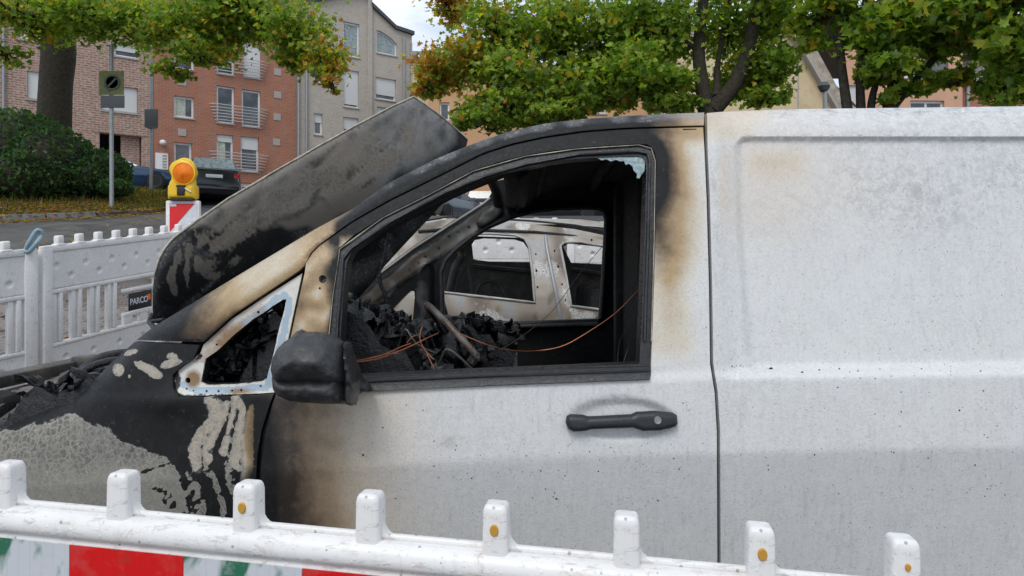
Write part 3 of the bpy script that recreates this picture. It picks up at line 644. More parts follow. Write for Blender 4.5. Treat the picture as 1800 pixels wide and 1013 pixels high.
# --- salmon house
pp = Plane((14, 33, 0), (1, .03)); S = pp.S; Z = pp.Z
B, a, b, z = pe_b(1484, 1692, 55, 'render_pink', 'salmon rendered house with a dark-glass balcony recess and white windows', [(1582, 112, 1612, 137, 2, 0), (1600, 177, 1660, 215, 2, 0), (1490, 150, 1510, 190, 1, .9), (1614, 106, 1667, 137, 1, 0)], pl=pp)
slab('balcony_screen', pp, rect(S(1612), Z(1640, 137), S(1664), Z(1640, 108)), [], -.1, .05, M['glass'], B)
slab('roof', pp, [(S(1484), z), (S(1692), z), (S(1720), z+.4), (S(1484), z+.4)], [], -8, .4, M['tile_grey'], B)
# --- red house with tiled mansard
pr = Plane((18, 33.4, 0), (1, .0)); S = pr.S; Z = pr.Z
B = thing('house', 'red rendered house under a steep brown tiled roof at the right', 'house', pr.P(S(1760), 5))
rr = [pxrect(pr, 1752, 168, 1775, 200)]
wall(pr, B, rect(S(1692)+.03, 3, S(1960), Z(1692, 148)), rr, M['render_red']); window(pr, rr[0], B)
mesh('roof', [pr.P(S(1694)+.05, Z(1694, 142), .3), pr.P(S(1960), Z(1960, 142), .3), pr.P(S(1960), Z(1960, 60), -1.8), pr.P(S(1716), Z(1716, 60), -1.8)], [[0, 1, 2, 3]], M['tiles'], B, uv=[(0, 0), (9, 0), (9, 3), (.8, 3)])
mesh('verge', [pr.P(S(1694)-.15, Z(1694, 146), .35), pr.P(S(1694)+.05, Z(1694, 146), .35), pr.P(S(1716)+.05, Z(1716, 58), -1.75), pr.P(S(1716)-.15, Z(1716, 58), -1.75)], [[0, 1, 2, 3]], M['concrete'], B)
slab('gutter', pr, rect(S(1692), Z(1692, 148)+.01, S(1960), Z(1692, 142)), [], .003, .4, M['concrete'], B); downpipe(pr, 1699, 5, Z(1699, 150), B, .09)
slab('chimney', pr, rect(S(1716), Z(1716, 86), S(1736), Z(1736, 60)), [], -1.2, -.3, M['concrete'], B)

# ================================================================== trees, hedges
LEAF2D = np.array([(0, -.5), (.12, -.28), (.42, -.36), (.34, -.12), (.56, .08), (.30, .12), (.22, .22), (.0, .56), (-.22, .22), (-.30, .12), (-.56, .08), (-.34, -.12), (-.42, -.36), (-.12, -.28)])
def foliage(name, C, size, cols, parent, kind='stuff', simple_=False, droop=.5):
    """C: leaf centres (n,3); one leaf-shaped folded blade at each, own colour"""
    n = len(C); T = LEAF2D if not simple_ else np.array([(0, -.5), (.3, -.1), (.22, .25), (0, .55), (-.22, .25), (-.3, -.1)])
    k = len(T); h = k//2
    nrm = rng.normal(size=(n, 3))*.55+np.array([0, -.35, droop]); nrm /= np.linalg.norm(nrm, axis=1)[:, None]
    a = rng.normal(size=(n, 3)); a -= (a*nrm).sum(1)[:, None]*nrm; a /= np.linalg.norm(a, axis=1)[:, None]; b = np.cross(nrm, a)
    s = size*rng.uniform(.45, 1.3, n); V = np.empty((n, k, 3))
    for j, (x, y) in enumerate(T): V[:, j] = C+s[:, None]*(a*x+b*y+nrm*(abs(x)*.35-.12*y*y))
    base = np.arange(n)*k
    r_ = list(range(0, h+1)); l_ = [h]+list(range(h+1, k))+[0]
    F1 = (base[:, None]+np.array(r_)).tolist(); F2 = (base[:, None]+np.array(l_)).tolist()
    me = bpy.data.meshes.new(name); me.from_pydata(V.reshape(-1, 3).tolist(), [], F1+F2)
    A = me.color_attributes.new('tint', 'FLOAT_COLOR', 'POINT'); A.data.foreach_set('color', np.repeat(np.concatenate([cols, np.ones((n, 1))], 1), k, 0).astype(np.float32).ravel())
    return link_mesh(name, me, M['leaf'], parent, None, kind)
GREEN = np.array([(.17, .265, .03), (.22, .31, .035), (.115, .20, .025), (.29, .35, .045)]); YEL = np.array([(.40, .33, .025), (.50, .34, .02), (.38, .38, .035)]); BRN = np.array([(.44, .22, .035), (.34, .15, .03), (.52, .32, .04)])
def tree(lab, blobs, limbs, size, bark='bark', cat='tree', group=None, label_group=None):
    """blobs: (px, py, Y, rx_px, ry_px, rY_m, leaves, yellow share, brown share)"""
    foot = Vector(limbs[0][0][0]); T = thing('maple_tree', lab, cat, foot, group)
    bm = bmesh.new()
    for pts, rad in limbs[:1]: tube(bm, catmull(pts, 4), list(np.interp(np.linspace(0, 1, (len(pts)-1)*4+1), np.linspace(0, 1, len(rad)), rad)), 14)
    from_bm('trunk', bm, M[bark], T, 70)
    for pts, rad in limbs[1:]:
        bm = bmesh.new(); tube(bm, catmull(pts, 4), list(np.interp(np.linspace(0, 1, (len(pts)-1)*4+1), np.linspace(0, 1, len(rad)), rad)), 9); from_bm('branch', bm, M[bark], T, 70)
    Cs, Cc = [], []; tw = bmesh.new(); top = Vector(limbs[0][0][-1])
    for (px, py, Y, rx, ry, rY, n, ye, br_) in blobs:
        c = np.array(W(px, py, Y)); R = np.array([rx/F*Y, rY, ry/F*Y]); m = max(5, n//34); left = n
        for j in range(m):
            d = rng.normal(size=3); d /= np.linalg.norm(d); cr = rng.uniform(.6, 1.2)*min(.6, max(.08, .36*min(R[0], R[2]*1.3))); q = c+d*np.maximum(R-np.array([cr, cr, cr*.6])*1.1, .05)*rng.uniform(.2, 1)**.5; k = n//m
            p = rng.normal(size=(k, 3))*np.array([cr, cr, cr*.5])*rng.uniform(.6, 1.35); Cs.append(q+p)
            shade = rng.uniform(.75, 1.25); gcol = GREEN[rng.integers(0, 4, k)]*shade; u = rng.uniform(size=k); yl = ye*rng.choice([.1, .3, 1.5]); bl = br_*(rng.choice([.05, .2, 1.2]) if br_ < .2 else rng.choice([.5, 1, 1.5]))
            gcol[u < yl] = YEL[rng.integers(0, 3, (u < yl).sum())]; w = u > 1-bl; gcol[w] = BRN[rng.integers(0, 3, w.sum())]
            Cc.append(gcol*rng.uniform(.8, 1.2, k)[:, None])
            s_ = Vector(c); mid = (s_+Vector(q))/2+Vector((0, 0, -.12)); tube(tw, [s_, mid, Vector(q)], [.03, .02, .006], 4, False)
    from_bm('twigs', tw, M[bark], T, kind='stuff')
    foliage('foliage', np.concatenate(Cs), size, np.concatenate(Cc), T)
    return T
w = W
# left old tree in front of the brown house
Yt = 21.0; b0 = ground_px(96, 352, .3); b0 = Vector(((96-CX)/F*Yt, Yt, g(Yt)))
tree('large old tree with a thick dark trunk rising behind the clipped hedge', [
 (30, 20, 18, 110, 42, 2.2, 2496, 0.325, .08), (190, 35, 18.5, 120, 45, 2.2, 3456, 0.13, .03), (330, 50, 18, 110, 50, 2, 4032, 0.208, .03), (350, 92, 17.2, 50, 22, 1.0, 576, 0.39, .06), (440, 22, 17.5, 105, 40, 2, 3264, 0.182, .04),
 (530, 60, 17, 70, 48, 1.6, 2208, 0.156, .14), (575, 110, 16.5, 40, 42, 1, 864, 0.26, .38), (300, 118, 17.5, 46, 20, 1, 403, 0.195, .05), (520, 108, 17, 34, 24, .8, 460, 0.234, .15), (10, 92, 17.8, 40, 24, 1, 403, 0.26, .08), (585, 148, 16.3, 18, 16, .5, 124, 0.325, .5),
 (120, -90, 20, 300, 100, 4, 2880, 0.13, .05), (450, -90, 18, 200, 80, 3, 2112, 0.13, .05)],
 [([w(96, 352, Yt), w(95, 240, Yt), w(98, 150, Yt), w(103, 90, Yt), w(100, 30, Yt), w(96, -60, Yt)], [.55, .46, .44, .46, .42, .3]),
  ([w(105, 85, Yt), w(140, 10, Yt-.5), w(230, -30, Yt-1.5)], [.2, .16, .08]), ([w(100, 60, Yt), w(65, 0, Yt), w(20, -60, Yt-1)], [.2, .14, .06]),
  ([w(130, 20, Yt-.5), w(250, 25, 19), w(380, 5, 18), w(520, 40, 17)], [.15, .1, .07, .03])], .135, 'bark_moss')
# middle maple: autumn left side
Ym = 17.0
tree('middle maple, its left side turned orange and gold, above the van roof', [
 (790, 5, 17.5, 45, 36, 1.4, 1276, 0.18, .75), (770, 130, 16.8, 42, 36, 1.4, 1446, 0.375, .6), (820, 100, 16.8, 50, 46, 1.6, 1701, 0.375, .42), (760, 155, 16.6, 34, 18, 1, 510, 0.45, .5), (850, 190, 16.4, 50, 26, 1.2, 1106, 0.18, .12),
 (880, 60, 16.8, 80, 56, 2, 2723, 0.21, .10), (900, 140, 16.2, 80, 50, 1.8, 2467, 0.135, .05), (980, 50, 16.5, 80, 60, 2, 2808, 0.18, .04), (990, 150, 16.2, 80, 46, 1.8, 2127, 0.12, .06), (1050, 90, 17, 60, 50, 1.6, 1361, 0.12, .14), (820, 215, 16, 30, 14, .8, 297, 0.15, .1), (860, 212, 15.8, 64, 22, 1.2, 1035, 0.09, .05), (960, 208, 15.8, 76, 20, 1.2, 1265, 0.075, .03), (1085, 175, 16, 44, 24, 1.0, 804, 0.105, .12), (900, 190, 15.9, 80, 26, 1.2, 936, 0.06, .02), (1010, 192, 15.9, 60, 18, 1.2, 680, 0.075, .02), (1050, 160, 16.2, 40, 30, 1, 595, 0.09, .2),
 (920, -90, 17, 180, 90, 3.5, 2127, 0.15, .1)],
 [([w(980, 330, Ym), w(978, 230, Ym), w(985, 170, Ym), w(993, 90, Ym), w(990, 10, Ym), w(985, -80, Ym)], [.26, .22, .2, .17, .14, .1]),
  ([w(980, 225, Ym), w(950, 185, Ym-.2), w(900, 120, Ym-.6), w(840, 90, Ym-.5)], [.09, .07, .05, .02]), ([w(950, 215, Ym), w(940, 170, Ym-.2), w(925, 130, Ym)], [.07, .06, .03]),
  ([w(990, 120, Ym), w(1010, 50, Ym), w(1020, -20, Ym)], [.11, .08, .05]), ([w(988, 170, Ym), w(1040, 110, Ym), w(1080, 60, Ym)], [.06, .05, .03])], .13)
# right maple: two-stemmed
Yr = 15.5
tree('forked maple with a straight stem and a mossy leaning one behind the van roof', [
 (1110, 40, 15.8, 75, 55, 1.8, 2530, 0.08, .03), (1110, 130, 15.5, 70, 48, 1.6, 2875, 0.064, .03), (1180, 60, 16.2, 70, 60, 1.6, 1954, 0.08, .01), (1175, 150, 15.6, 55, 26, 1, 1380, 0.064, .02), (1280, 50, 16.5, 75, 60, 1.8, 1724, 0.16, .01), (1290, 140, 16.6, 60, 36, 1.4, 1494, 0.192, .01),
 (1350, 120, 15.8, 38, 46, 1, 1609, 0.08, .01), (1350, 40, 16, 46, 40, 1.4, 1150, 0.128, .01), (1345, 172, 15.6, 36, 18, .8, 482, 0.08, .01), (1180, 184, 15.4, 56, 18, .8, 713, 0.064, .01), (1240, -90, 16, 220, 90, 3, 3449, 0.08, .02)],
 [([w(1248, 330, Yr), w(1246, 230, Yr), w(1240, 185, Yr), w(1229, 110, Yr), w(1230, 60, Yr), w(1237, -10, Yr), w(1240, -90, Yr)], [.32, .28, .17, .14, .13, .11, .08]),
  ([w(1252, 195, Yr), w(1290, 150, Yr), w(1312, 100, Yr), w(1325, 40, Yr), w(1335, -10, Yr), w(1350, -80, Yr)], [.2, .17, .15, .14, .13, .09]),
  ([w(1260, 170, Yr), w(1262, 110, Yr+.3), w(1275, 40, Yr+.4), w(1285, -20, Yr+.4)], [.1, .06, .05, .04]), ([w(1232, 90, Yr), w(1180, 60, Yr), w(1130, 40, Yr)], [.06, .04, .02])], .14, 'bark_moss')
# far right multi-stem maple
Yq = 13.5
tree('maple of many slender black stems in front of the salmon house', [
 (1440, 20, 14, 50, 30, 1.4, 750, .14, .01), (1440, 72, 14.4, 30, 22, .8, 300, .22, .01), (1560, 60, 13.2, 75, 50, 1.4, 1500, .05, .03), (1640, 40, 13, 75, 42, 1.4, 1500, .04, .05), (1560, 118, 13, 50, 22, .9, 800, .07, .03), (1690, 75, 12.8, 46, 30, 1, 800, .03, .07), (1500, 30, 13.6, 46, 34, 1.2, 500, .12, .01),
 (1625, 148, 13, 26, 13, .6, 230, .05, .01), (1680, 138, 13, 36, 13, .6, 330, .10, .01), (1690, 10, 13, 50, 30, 1.2, 1100, .05, .06), (1555, 170, 13.4, 12, 12, .4, 60, .2, 0), (1570, -80, 13.5, 220, 80, 3, 2600, .05, .02)],
 [([w(1545, 330, Yq), w(1560, 215, Yq), w(1570, 165, Yq), w(1572, 110, Yq), w(1590, 50, Yq), w(1600, -20, Yq)], [.22, .15, .12, .09, .07, .05]),
  ([w(1572, 185, Yq), w(1610, 140, Yq-.1), w(1655, 90, Yq-.2), w(1690, 60, Yq-.3)], [.09, .07, .06, .03]),
  ([w(1500, 260, Yq), w(1485, 160, Yq), w(1477, 80, Yq), w(1483, -10, Yq), w(1488, -70, Yq)], [.11, .09, .075, .07, .05]),
  ([w(1520, 260, Yq), w(1512, 160, Yq), w(1518, 80, Yq), w(1522, -10, Yq), w(1524, -70, Yq)], [.10, .08, .07, .06, .05]),
  ([w(1478, 75, Yq), w(1455, 52, Yq), w(1472, 20, Yq)], [.04, .03, .015]), ([w(1528, 260, Yq), w(1532, 180, Yq), w(1545, 120, Yq), w(1542, 30, Yq)], [.09, .07, .05, .04])], .185)
tree('maple crown hanging in at the right edge, stem outside the frame', [
 (1790, 60, 11.5, 50, 50, 1.2, 1100, .03, .03), (1810, 140, 11.8, 55, 40, 1.2, 1300, .02, .02), (1760, 150, 12.4, 30, 16, .6, 220, .05, .02), (1790, -20, 11.5, 80, 50, 1.6, 1600, .04, .06), (1880, 60, 12, 90, 110, 2, 2600, .03, .02)],
 [([w(1900, 360, 12), w(1895, 200, 12), w(1885, 80, 12), w(1880, -60, 12)], [.2, .17, .14, .08]), ([w(1890, 150, 12), w(1840, 90, 11.9), w(1780, 60, 11.7)], [.07, .05, .02])], .18)
# hedges
def hedge(lab, blobs, foot, n, size, nm='hedge'):
    T = thing(nm, lab, 'hedge', foot); bm = bmesh.new(); Cs = []; tot_ = sum(b[3]*b[5] for b in blobs)
    for (px, py, Y, rx, rY, ry) in blobs:
        c = np.array(W(px, py, Y)); R = np.array([rx/F*Y, rY, ry/F*Y]); k = int(n*rx*ry/tot_)
        d = rng.normal(size=(k, 3)); d /= np.linalg.norm(d, axis=1)[:, None]; q = c+d*R*rng.uniform(.86, 1.03, (k, 1)); Cs.append(q[q[:, 2] > g(Y)+.2])
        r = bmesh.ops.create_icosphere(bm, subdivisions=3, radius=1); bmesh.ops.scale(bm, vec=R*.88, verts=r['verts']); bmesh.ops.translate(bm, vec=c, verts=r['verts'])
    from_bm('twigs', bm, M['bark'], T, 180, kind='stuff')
    C = np.concatenate(Cs); cc = np.array([(.045, .105, .028), (.07, .145, .035), (.03, .075, .024)])[rng.integers(0, 3, len(C))]*rng.uniform(.7, 1.3, len(C))[:, None]
    u = rng.uniform(size=len(C)) < .006; cc[u] = (.25, .2, .02)
    foliage('foliage', C, size, cc, T, simple_=True, droop=.3)
hedge('big rounded dark green hedge beside the thick tree trunk', [(-40, 285, 19.6, 110, 1.8, 85), (40, 275, 19.6, 80, 1.7, 80), (100, 290, 19.4, 60, 1.5, 66), (60, 310, 19.2, 96, 1.4, 48)], w(40, 355, 19.5), 15000, .13)
hedge('smaller clipped dark bush just left of the tall sign post', [(182, 302, 20, 38, 1.0, 38), (168, 312, 19.6, 30, 1, 34)], w(186, 345, 20), 4200, .11)
hedge('low spreading shrub with bluish leaves at the foot of the tall sign post', [(204, 330, 19.4, 24, .6, 15)], w(208, 346, 19.4), 900, .12, 'shrub')
# ================================================================== street furniture
p0 = w(196, 362, 18.4)
sp = thing('sign_post', 'tall grey post with a square olive-filmed no-stopping sign over a dark plate', 'sign', p0)
tubes('post', [([p0-Vector((0, 0, .2)), Vector((p0.x, p0.y, 7.4))], .052)], M['galv'], sp, 12)
def plate_on(post_name, px0, py0, px1, py1, Y, mat, parent, name='sign_plate', th=.012):
    a = w(px0, py1, Y); b = w(px1, py0, Y); bm = bmesh.new(); box(bm, (a+b)/2, (b.x-a.x, th, b.z-a.z), bev=.004); return from_bm(name, bm, mat, parent, 40)
pl_ = plate_on('', 174, 125, 218, 167, 18.32, M['olive'], sp)
bm = bmesh.new(); c = w(197, 145, 18.3); lathe(bm, [(.155, 0), (.155, .006), (.205, .006), (.205, 0)], Matrix.Translation(c) @ Matrix.Rotation(math.pi/2, 4, 'X'), 28); box(bm, c+Vector((0, -.003, 0)), (.05, .006, .36), Matrix.Rotation(math.radians(45), 3, 'Y')); box(bm, c+Vector((-.14, -.001, -.15)), (.2, .004, .05), Matrix.Rotation(math.radians(45), 3, 'Y')); from_bm('ring', bm, M['olive_dark'], pl_, 40)
plate_on('', 177, 168, 219, 190, 18.33, M['sign_back'], sp)
p1 = w(266, 345, 24)
s2 = thing('sign_post', 'thin grey post with a small dark sign back, in front of the orange house', 'sign', p1)
tubes('post', [([p1-Vector((0, 0, .3)), Vector((p1.x, p1.y, w(0, 104, 24).z))], .055)], M['galv'], s2, 10)
plate_on('', 254, 192, 278, 224, 23.9, M['sign_back'], s2); plate_on('', 258, 222, 276, 226, 23.9, M['sign_back'], s2, 'bracket', .06)
# street lamp in front of the beige gable
Yl = 20; lp = thing('street_lamp', 'grey lamp post with a faceted hexagonal head before the beige gable', 'street lamp', w(1450, 420, Yl))
tubes('post', [([w(1450, 420, Yl), w(1450, 160, Yl)], .06)], M['galv'], lp, 10)
bm = bmesh.new(); c = w(1448, 152, Yl); lathe(bm, [(.06, -.16), (.12, -.12), (.19, 0), (.12, .1), (.05, .13)], Matrix.Translation(c), 6); from_bm('lamp_head', bm, M['sign_back'], lp)

# ================================================================== cars
def car(label, loc, rot, L, H, Wd, paint, kind='hatch', rearglass='carglass', plate_txt=None, group=None):
    C0 = thing('parked_car', label, 'car', loc, group); C0.rotation_euler = (math.radians(0), 0, rot)
    R = Matrix.Translation(loc) @ Matrix.Rotation(rot, 4, 'Z'); hw = Wd/2
    # stations from nose (x=-L/2) to tail: (x, z_bottom, z_belt, z_top, half width)
    if kind == 'coupe': st = [(-.5, .30, .52, .56, .74), (-.47, .20, .66, .70, .88), (-.36, .17, .80, .84, .97), (-.22, .17, .90, .95, 1), (-.16, .17, .92, 1.0, 1), (-.02, .17, .93, 1.34, 1), (.12, .17, .95, 1.39, 1), (.26, .17, .98, 1.28, 1), (.40, .18, 1.0, 1.06, .97), (.47, .25, .93, .97, .9), (.5, .35, .7, .72, .8)]
    elif kind == 'sedan': st = [(-.5, .30, .55, .60, .74), (-.47, .2, .70, .74, .88), (-.36, .17, .84, .88, .97), (-.23, .17, .92, .96, 1), (-.17, .17, .93, 1.02, 1), (-.04, .17, .93, 1.38, 1), (.10, .17, .94, 1.42, 1), (.22, .17, .96, 1.36, 1), (.35, .17, 1.0, 1.05, 1), (.46, .22, 1.0, 1.04, .95), (.495, .25, .9, .94, .9), (.5, .4, .6, .64, .86)]
    else: st = [(-.5, .30, .58, .62, .74), (-.47, .2, .72, .76, .88), (-.36, .17, .86, .90, .97), (-.25, .17, .93, .98, 1), (-.19, .17, .94, 1.05, 1), (-.06, .17, .94, 1.40, 1), (.10, .17, .95, 1.45, 1), (.34, .17, .97, 1.43, 1), (.43, .18, .98, 1.38, .98), (.475, .2, .98, 1.04, .95), (.49, .22, .96, 1.0, .94), (.5, .3, .62, .66, .9)]
    k = H/1.45; v, f, mi = [], [], []; NR = 14
    for (x, zb, zl, zt, q) in st:
        z1, z2, z3 = zb*k, zl*k, zt*k; h = hw*q; tw_ = h*(1-.26*min(1, (z3-z2)/.45)) if z3-z2 > .08 else h*.93
        half = [(h*.86, z1), (h*.97, z1+(z2-z1)*.22), (h, z1+(z2-z1)*.55), (h*.985, z2-(z2-z1)*.06), (h*.93, z2), (tw_*.99, z2+(z3-z2)*.78), (tw_*.88, z3)]
        ring = [(x*L, -a, b) for a, b in half]+[(x*L, a, b) for a, b in half[::-1]]
        v += ring
    for i in range(len(st)-1):
        for j in range(NR):
            j2 = (j+1) % NR; f.append([i*NR+j, i*NR+j2, (i+1)*NR+j2, (i+1)*NR+j])
            gr = (j in (4, 8)) and st[i][3]-st[i][2] > .03 and st[i+1][3]-st[i+1][2] > .03
            if j == 6 or j == 5 or j == 7: gr = (abs(st[i+1][3]-st[i][3]) > .12) and j == 6 and max(st[i][3]-st[i][2], st[i+1][3]-st[i+1][2]) > .07
            mi.append(1 if gr else 0)
    f.append(list(range(NR))[::-1]); f.append([(len(st)-1)*NR+j for j in range(NR)]); mi += [0, 0]
    bf_ = [q for q, m_ in zip(f, mi) if m_ == 0]; gf_ = [q for q, m_ in zip(f, mi) if m_ == 1]
    V = [R @ Vector(p) for p in v]
    def put(name, V_, F_, mat, par, sm=35): o = mesh(name, V_, F_, mat, par, smooth=sm); return o
    saved = C0.rotation_euler.copy(); C0.rotation_euler = (0, 0, 0)
    me = bpy.data.meshes.new('body'); me.from_pydata([tuple(p) for p in V], [], bf_); bm = bmesh.new(); bm.from_mesh(me)
    bmesh.ops.delete(bm, geom=[q for q in bm.verts if not q.link_faces], context='VERTS')
    # wheel arches: dark discs are the wheels themselves set proud
    body = from_bm('body', bm, paint, C0, 35)
    me = bpy.data.meshes.new('g'); me.from_pydata([tuple(p) for p in V], [], gf_); bm = bmesh.new(); bm.from_mesh(me); bmesh.ops.delete(bm, geom=[q for q in bm.verts if not q.link_faces], context='VERTS'); bmesh.ops.solidify(bm, geom=bm.faces[:], thickness=.01)
    from_bm('window_glass', bm, M[rearglass], C0, 35)
    for sx in (-.31*L, .29*L):
        for sy in (-1, 1):
            bm = bmesh.new(); Mx = R @ Matrix.Translation((sx, sy*(hw-.10), .33*k)) @ Matrix.Rotation(math.pi/2*(1 if sy < 0 else -1), 4, 'X')
            lathe(bm, [(.23*k, -.12), (.31*k, -.12), (.33*k, -.08), (.33*k, .09), (.31*k, .125), (.23*k, .125)], Mx, 24); wh = from_bm('wheel', bm, M['tyre'], C0, 40)
            bm = bmesh.new(); lathe(bm, [(.001, .10), (.06, .11), (.06, .09), (.001, .09)], Mx, 12); lathe(bm, [(.20*k, .10), (.235*k, .128), (.235*k, .06), (.2*k, .06)], Mx, 24)
            for s_ in range(7):
                vs = box(bm, (0, .13*k, 0), (.045, .17*k, .025)); bmesh.ops.transform(bm, matrix=Mx @ Matrix.Translation((0, 0, .1)) @ Matrix.Rotation(s_*2*math.pi/7, 4, 'Z'), verts=vs)
            from_bm('rim', bm, M['rim'], wh, 40)
            bm = bmesh.new(); lathe(bm, [(.001, -.02), (.385*k, -.02), (.385*k, .096), (.001, .096)], Mx, 24); from_bm('wheel_arch', bm, M['dark'], C0, 40)
    def pc(name, c, s, mat, bev=.01): bm = bmesh.new(); vs = box(bm, c, s, bev=bev); bmesh.ops.transform(bm, matrix=R, verts=bm.verts[:]); return from_bm(name, bm, mat, C0, 40)
    e = L/2
    for sy in (-1, 1):
        pc('tail_light', (e*.965, sy*hw*.80, .80*k), (.14, .20, .20), M['red_light'], .03); pc('headlight', (-e*.93, sy*hw*.72, .64*k), (.16, .30, .12), M['white_light'], .03)
        pc('wing_mirror', (-.12*L, sy*(hw+.08), 1.0*k), (.12, .18, .12), paint, .03)
    pc('rear_bumper', (e*.985, 0, .42*k), (.14, Wd*.9, .2), paint, .04); pc('front_bumper', (-e*.97, 0, .38*k), (.14, Wd*.84, .2), paint, .04)
    n_ = pc('number_plate', (e+.012, 0, .78*k), (.02, .52, .11), M['plate'], .004); pc('number_plate', (-e-.012, 0, .42*k), (.02, .5, .11), M['plate'], .004)
    return C0
def at(px, py_ground, Y): return Vector(((px-CX)/F*Y, Y, EYE-(py_ground-HY)/F*Y))
def seat_car(c, px, py, Y, rot):   # final turn about its own foot
    pass
car('dark blue coupe parked beyond the hedge by the passage', at(219, 335, 29), math.radians(192), 4.5, 1.36, 1.85, M['car_blue'], 'coupe')
car('black estate car seen from behind, right of the yellow warning lamp', at(366, 362, 25.2), math.radians(-62), 4.3, 1.48, 1.75, M['car_black'], 'hatch', 'carglass_wet')
car('dark hatchback with red tail lights seen through the windscreen gap', at(851, 392, 31)+Vector((0, 1.9, .05)), math.radians(-92), 4.0, 1.42, 1.72, M['car_black'], 'hatch')
car('grey-blue saloon beside the dark hatchback, seen through the windscreen gap', at(786, 391, 30), math.radians(-118), 4.4, 1.42, 1.78, M['car_grey'], 'sedan')
car('dark car showing only its roof above the burnt car', at(990, 392, 30), math.radians(-20), 4.4, 1.32, 1.78, M['car_black'], 'sedan')

# ================================================================== white barriers
def barrier(label, J, ang, z0, length=2.0, group=None, pegs=11, brand=False, lean=0, zslope=0, spacing=.182, pw=.055):
    """local x runs along the barrier, y is its thickness, z up"""
    T = thing('barrier', label, 'barrier', J, group); R = Matrix.Translation(J) @ Matrix.Rotation(ang, 4, 'Z') @ Matrix.Shear('YZ', 4, (0, 0)) 
    sh = Matrix.Identity(4); sh[2][0] = zslope; R = R @ sh; Hh = 1.0; L = length
    def P(name, boxes, mat=M['plastic'], bev=.008):
        bm = bmesh.new()
        for c, s in boxes: box(bm, c, s, bev=bev)
        bmesh.ops.transform(bm, matrix=R, verts=bm.verts[:]); return from_bm(name, bm, mat, T, 40)
    P('top_rail', [((L/2, 0, .975), (L, .06, .05))])
    # upper board with moulded dimples
    nx_, nz_ = int(L/.010), 28; v = []; F_ = []
    for j in range(nz_+1):
        for i in range(nx_+1):
            x = i*L/nx_; z = .665+j*.285/nz_; y = -.016
            for q in range(8):
                for (dx, dz) in ((.12+q*.26, .84), (.25+q*.26, .755)):
                    r_ = math.hypot(x-dx, z-dz)
                    if r_ < .025: y += .018*min(1, (.025-r_)/.012)
            v.append((x, y, z))
    for j in range(nz_):
        for i in range(nx_): F_.append([j*(nx_+1)+i, j*(nx_+1)+i+1, (j+1)*(nx_+1)+i+1, (j+1)*(nx_+1)+i])
    bm = bmesh.new(); vs = [bm.verts.new(p) for p in v]
    for q in F_: bm.faces.new([vs[i] for i in q])
    bmesh.ops.transform(bm, matrix=R, verts=bm.verts[:]); ub = from_bm('upper_board', bm, M['plastic'], T, 50, normals=False); ub.modifiers.new('thickness', 'SOLIDIFY').thickness = .03
    P('middle_rail', [((L/2, 0, .645), (L, .056, .034))]); P('lower_rail', [((L/2, 0, .235), (L, .056, .03))])
    v = []; F_ = []; nz_ = 19
    for j in range(nz_+1):
        for i in range(nx_+1):
            x = i*L/nx_; z = .03+j*.19/nz_; y = -.016
            for q in range(8):
                r_ = math.hypot(x-(.2+q*.26), z-.12)
                if r_ < .025: y += .018*min(1, (.025-r_)/.012)
            v.append((x, y, z))
    for j in range(nz_):
        for i in range(nx_): F_.append([j*(nx_+1)+i, j*(nx_+1)+i+1, (j+1)*(nx_+1)+i+1, (j+1)*(nx_+1)+i])
    bm = bmesh.new(); vs = [bm.verts.new(p) for p in v]
    for q in F_: bm.faces.new([vs[i] for i in q])
    bmesh.ops.transform(bm, matrix=R, verts=bm.verts[:]); ub = from_bm('lower_board', bm, M['plastic'], T, 50, normals=False); ub.modifiers.new('thickness', 'SOLIDIFY').thickness = .03
    P('bottom_rail', [((L/2, 0, .015), (L, .056, .03))])
    P('end_post', [((.035, 0, .49), (.075, .07, .98))]); P('end_post', [((L-.045, 0, .49), (.09, .075, .98))])
    x = .125; k = 0
    while x < L-.12:
        if not (brand and .80 < x < 1.06):
            P('slat', [((x-.028, 0, .44), (.04, .036, .38)), ((x+.026, -.004, .44), (.036, .046, .38)), ((x, .004, .44), (.10, .02, .38))], bev=.007)
        else: P('slat', [((x, 0, .30), (.09, .036, .10))], bev=.006)
        x += .172
    if brand:
        P('sign_bracket', [((.93, 0, .54), (.32, .05, .03)), ((.93, 0, .335), (.32, .05, .03))])
        s = P('name_plate', [((.93, -.030, .437), (.26, .008, .15))], M['ink'], .002)
        cu = bpy.data.curves.new('lettering', 'FONT'); cu.body = 'PARCO'; cu.size = .075; cu.align_x = 'CENTER'; cu.align_y = 'CENTER'; cu.extrude = .001; cu.offset = .0012
        t_ = bpy.data.objects.new('lettering', cu); COL.objects.link(t_); dg = bpy.context.evaluated_depsgraph_get(); me = bpy.data.meshes.new_from_object(t_.evaluated_get(dg)); bpy.data.objects.remove(t_)
        bm = bmesh.new(); bm.from_mesh(me); bmesh.ops.transform(bm, matrix=R @ Matrix.Translation((.91, -.037, .435)) @ Matrix.Rotation(math.pi/2, 4, 'X') @ Matrix.Scale(.82, 4, (1, 0, 0)), verts=bm.verts[:]); from_bm('lettering', bm, M['white_clean'], s)
        bm = bmesh.new(); box(bm, (1.022, -.036, .45), (.036, .004, .05)); bmesh.ops.transform(bm, matrix=R, verts=bm.verts[:]); from_bm('logo_square', bm, M['orange_print'], s)
    for k in range(pegs):
        bm = bmesh.new(); x = .15+k*spacing
        if x > L: break
        box(bm, (x, 0, 1.03), (pw, .05, .08), bev=.010); box(bm, (x, 0, .998), (pw+.022, .062, .02), bev=.006); bmesh.ops.transform(bm, matrix=R, verts=bm.verts[:]); from_bm('peg', bm, M['plastic'], T, 50)
    for x in (.3, L-.3): P('foot', [((x, 0, -.03), (.12, .5, .07))], M['tyre'])
    return T
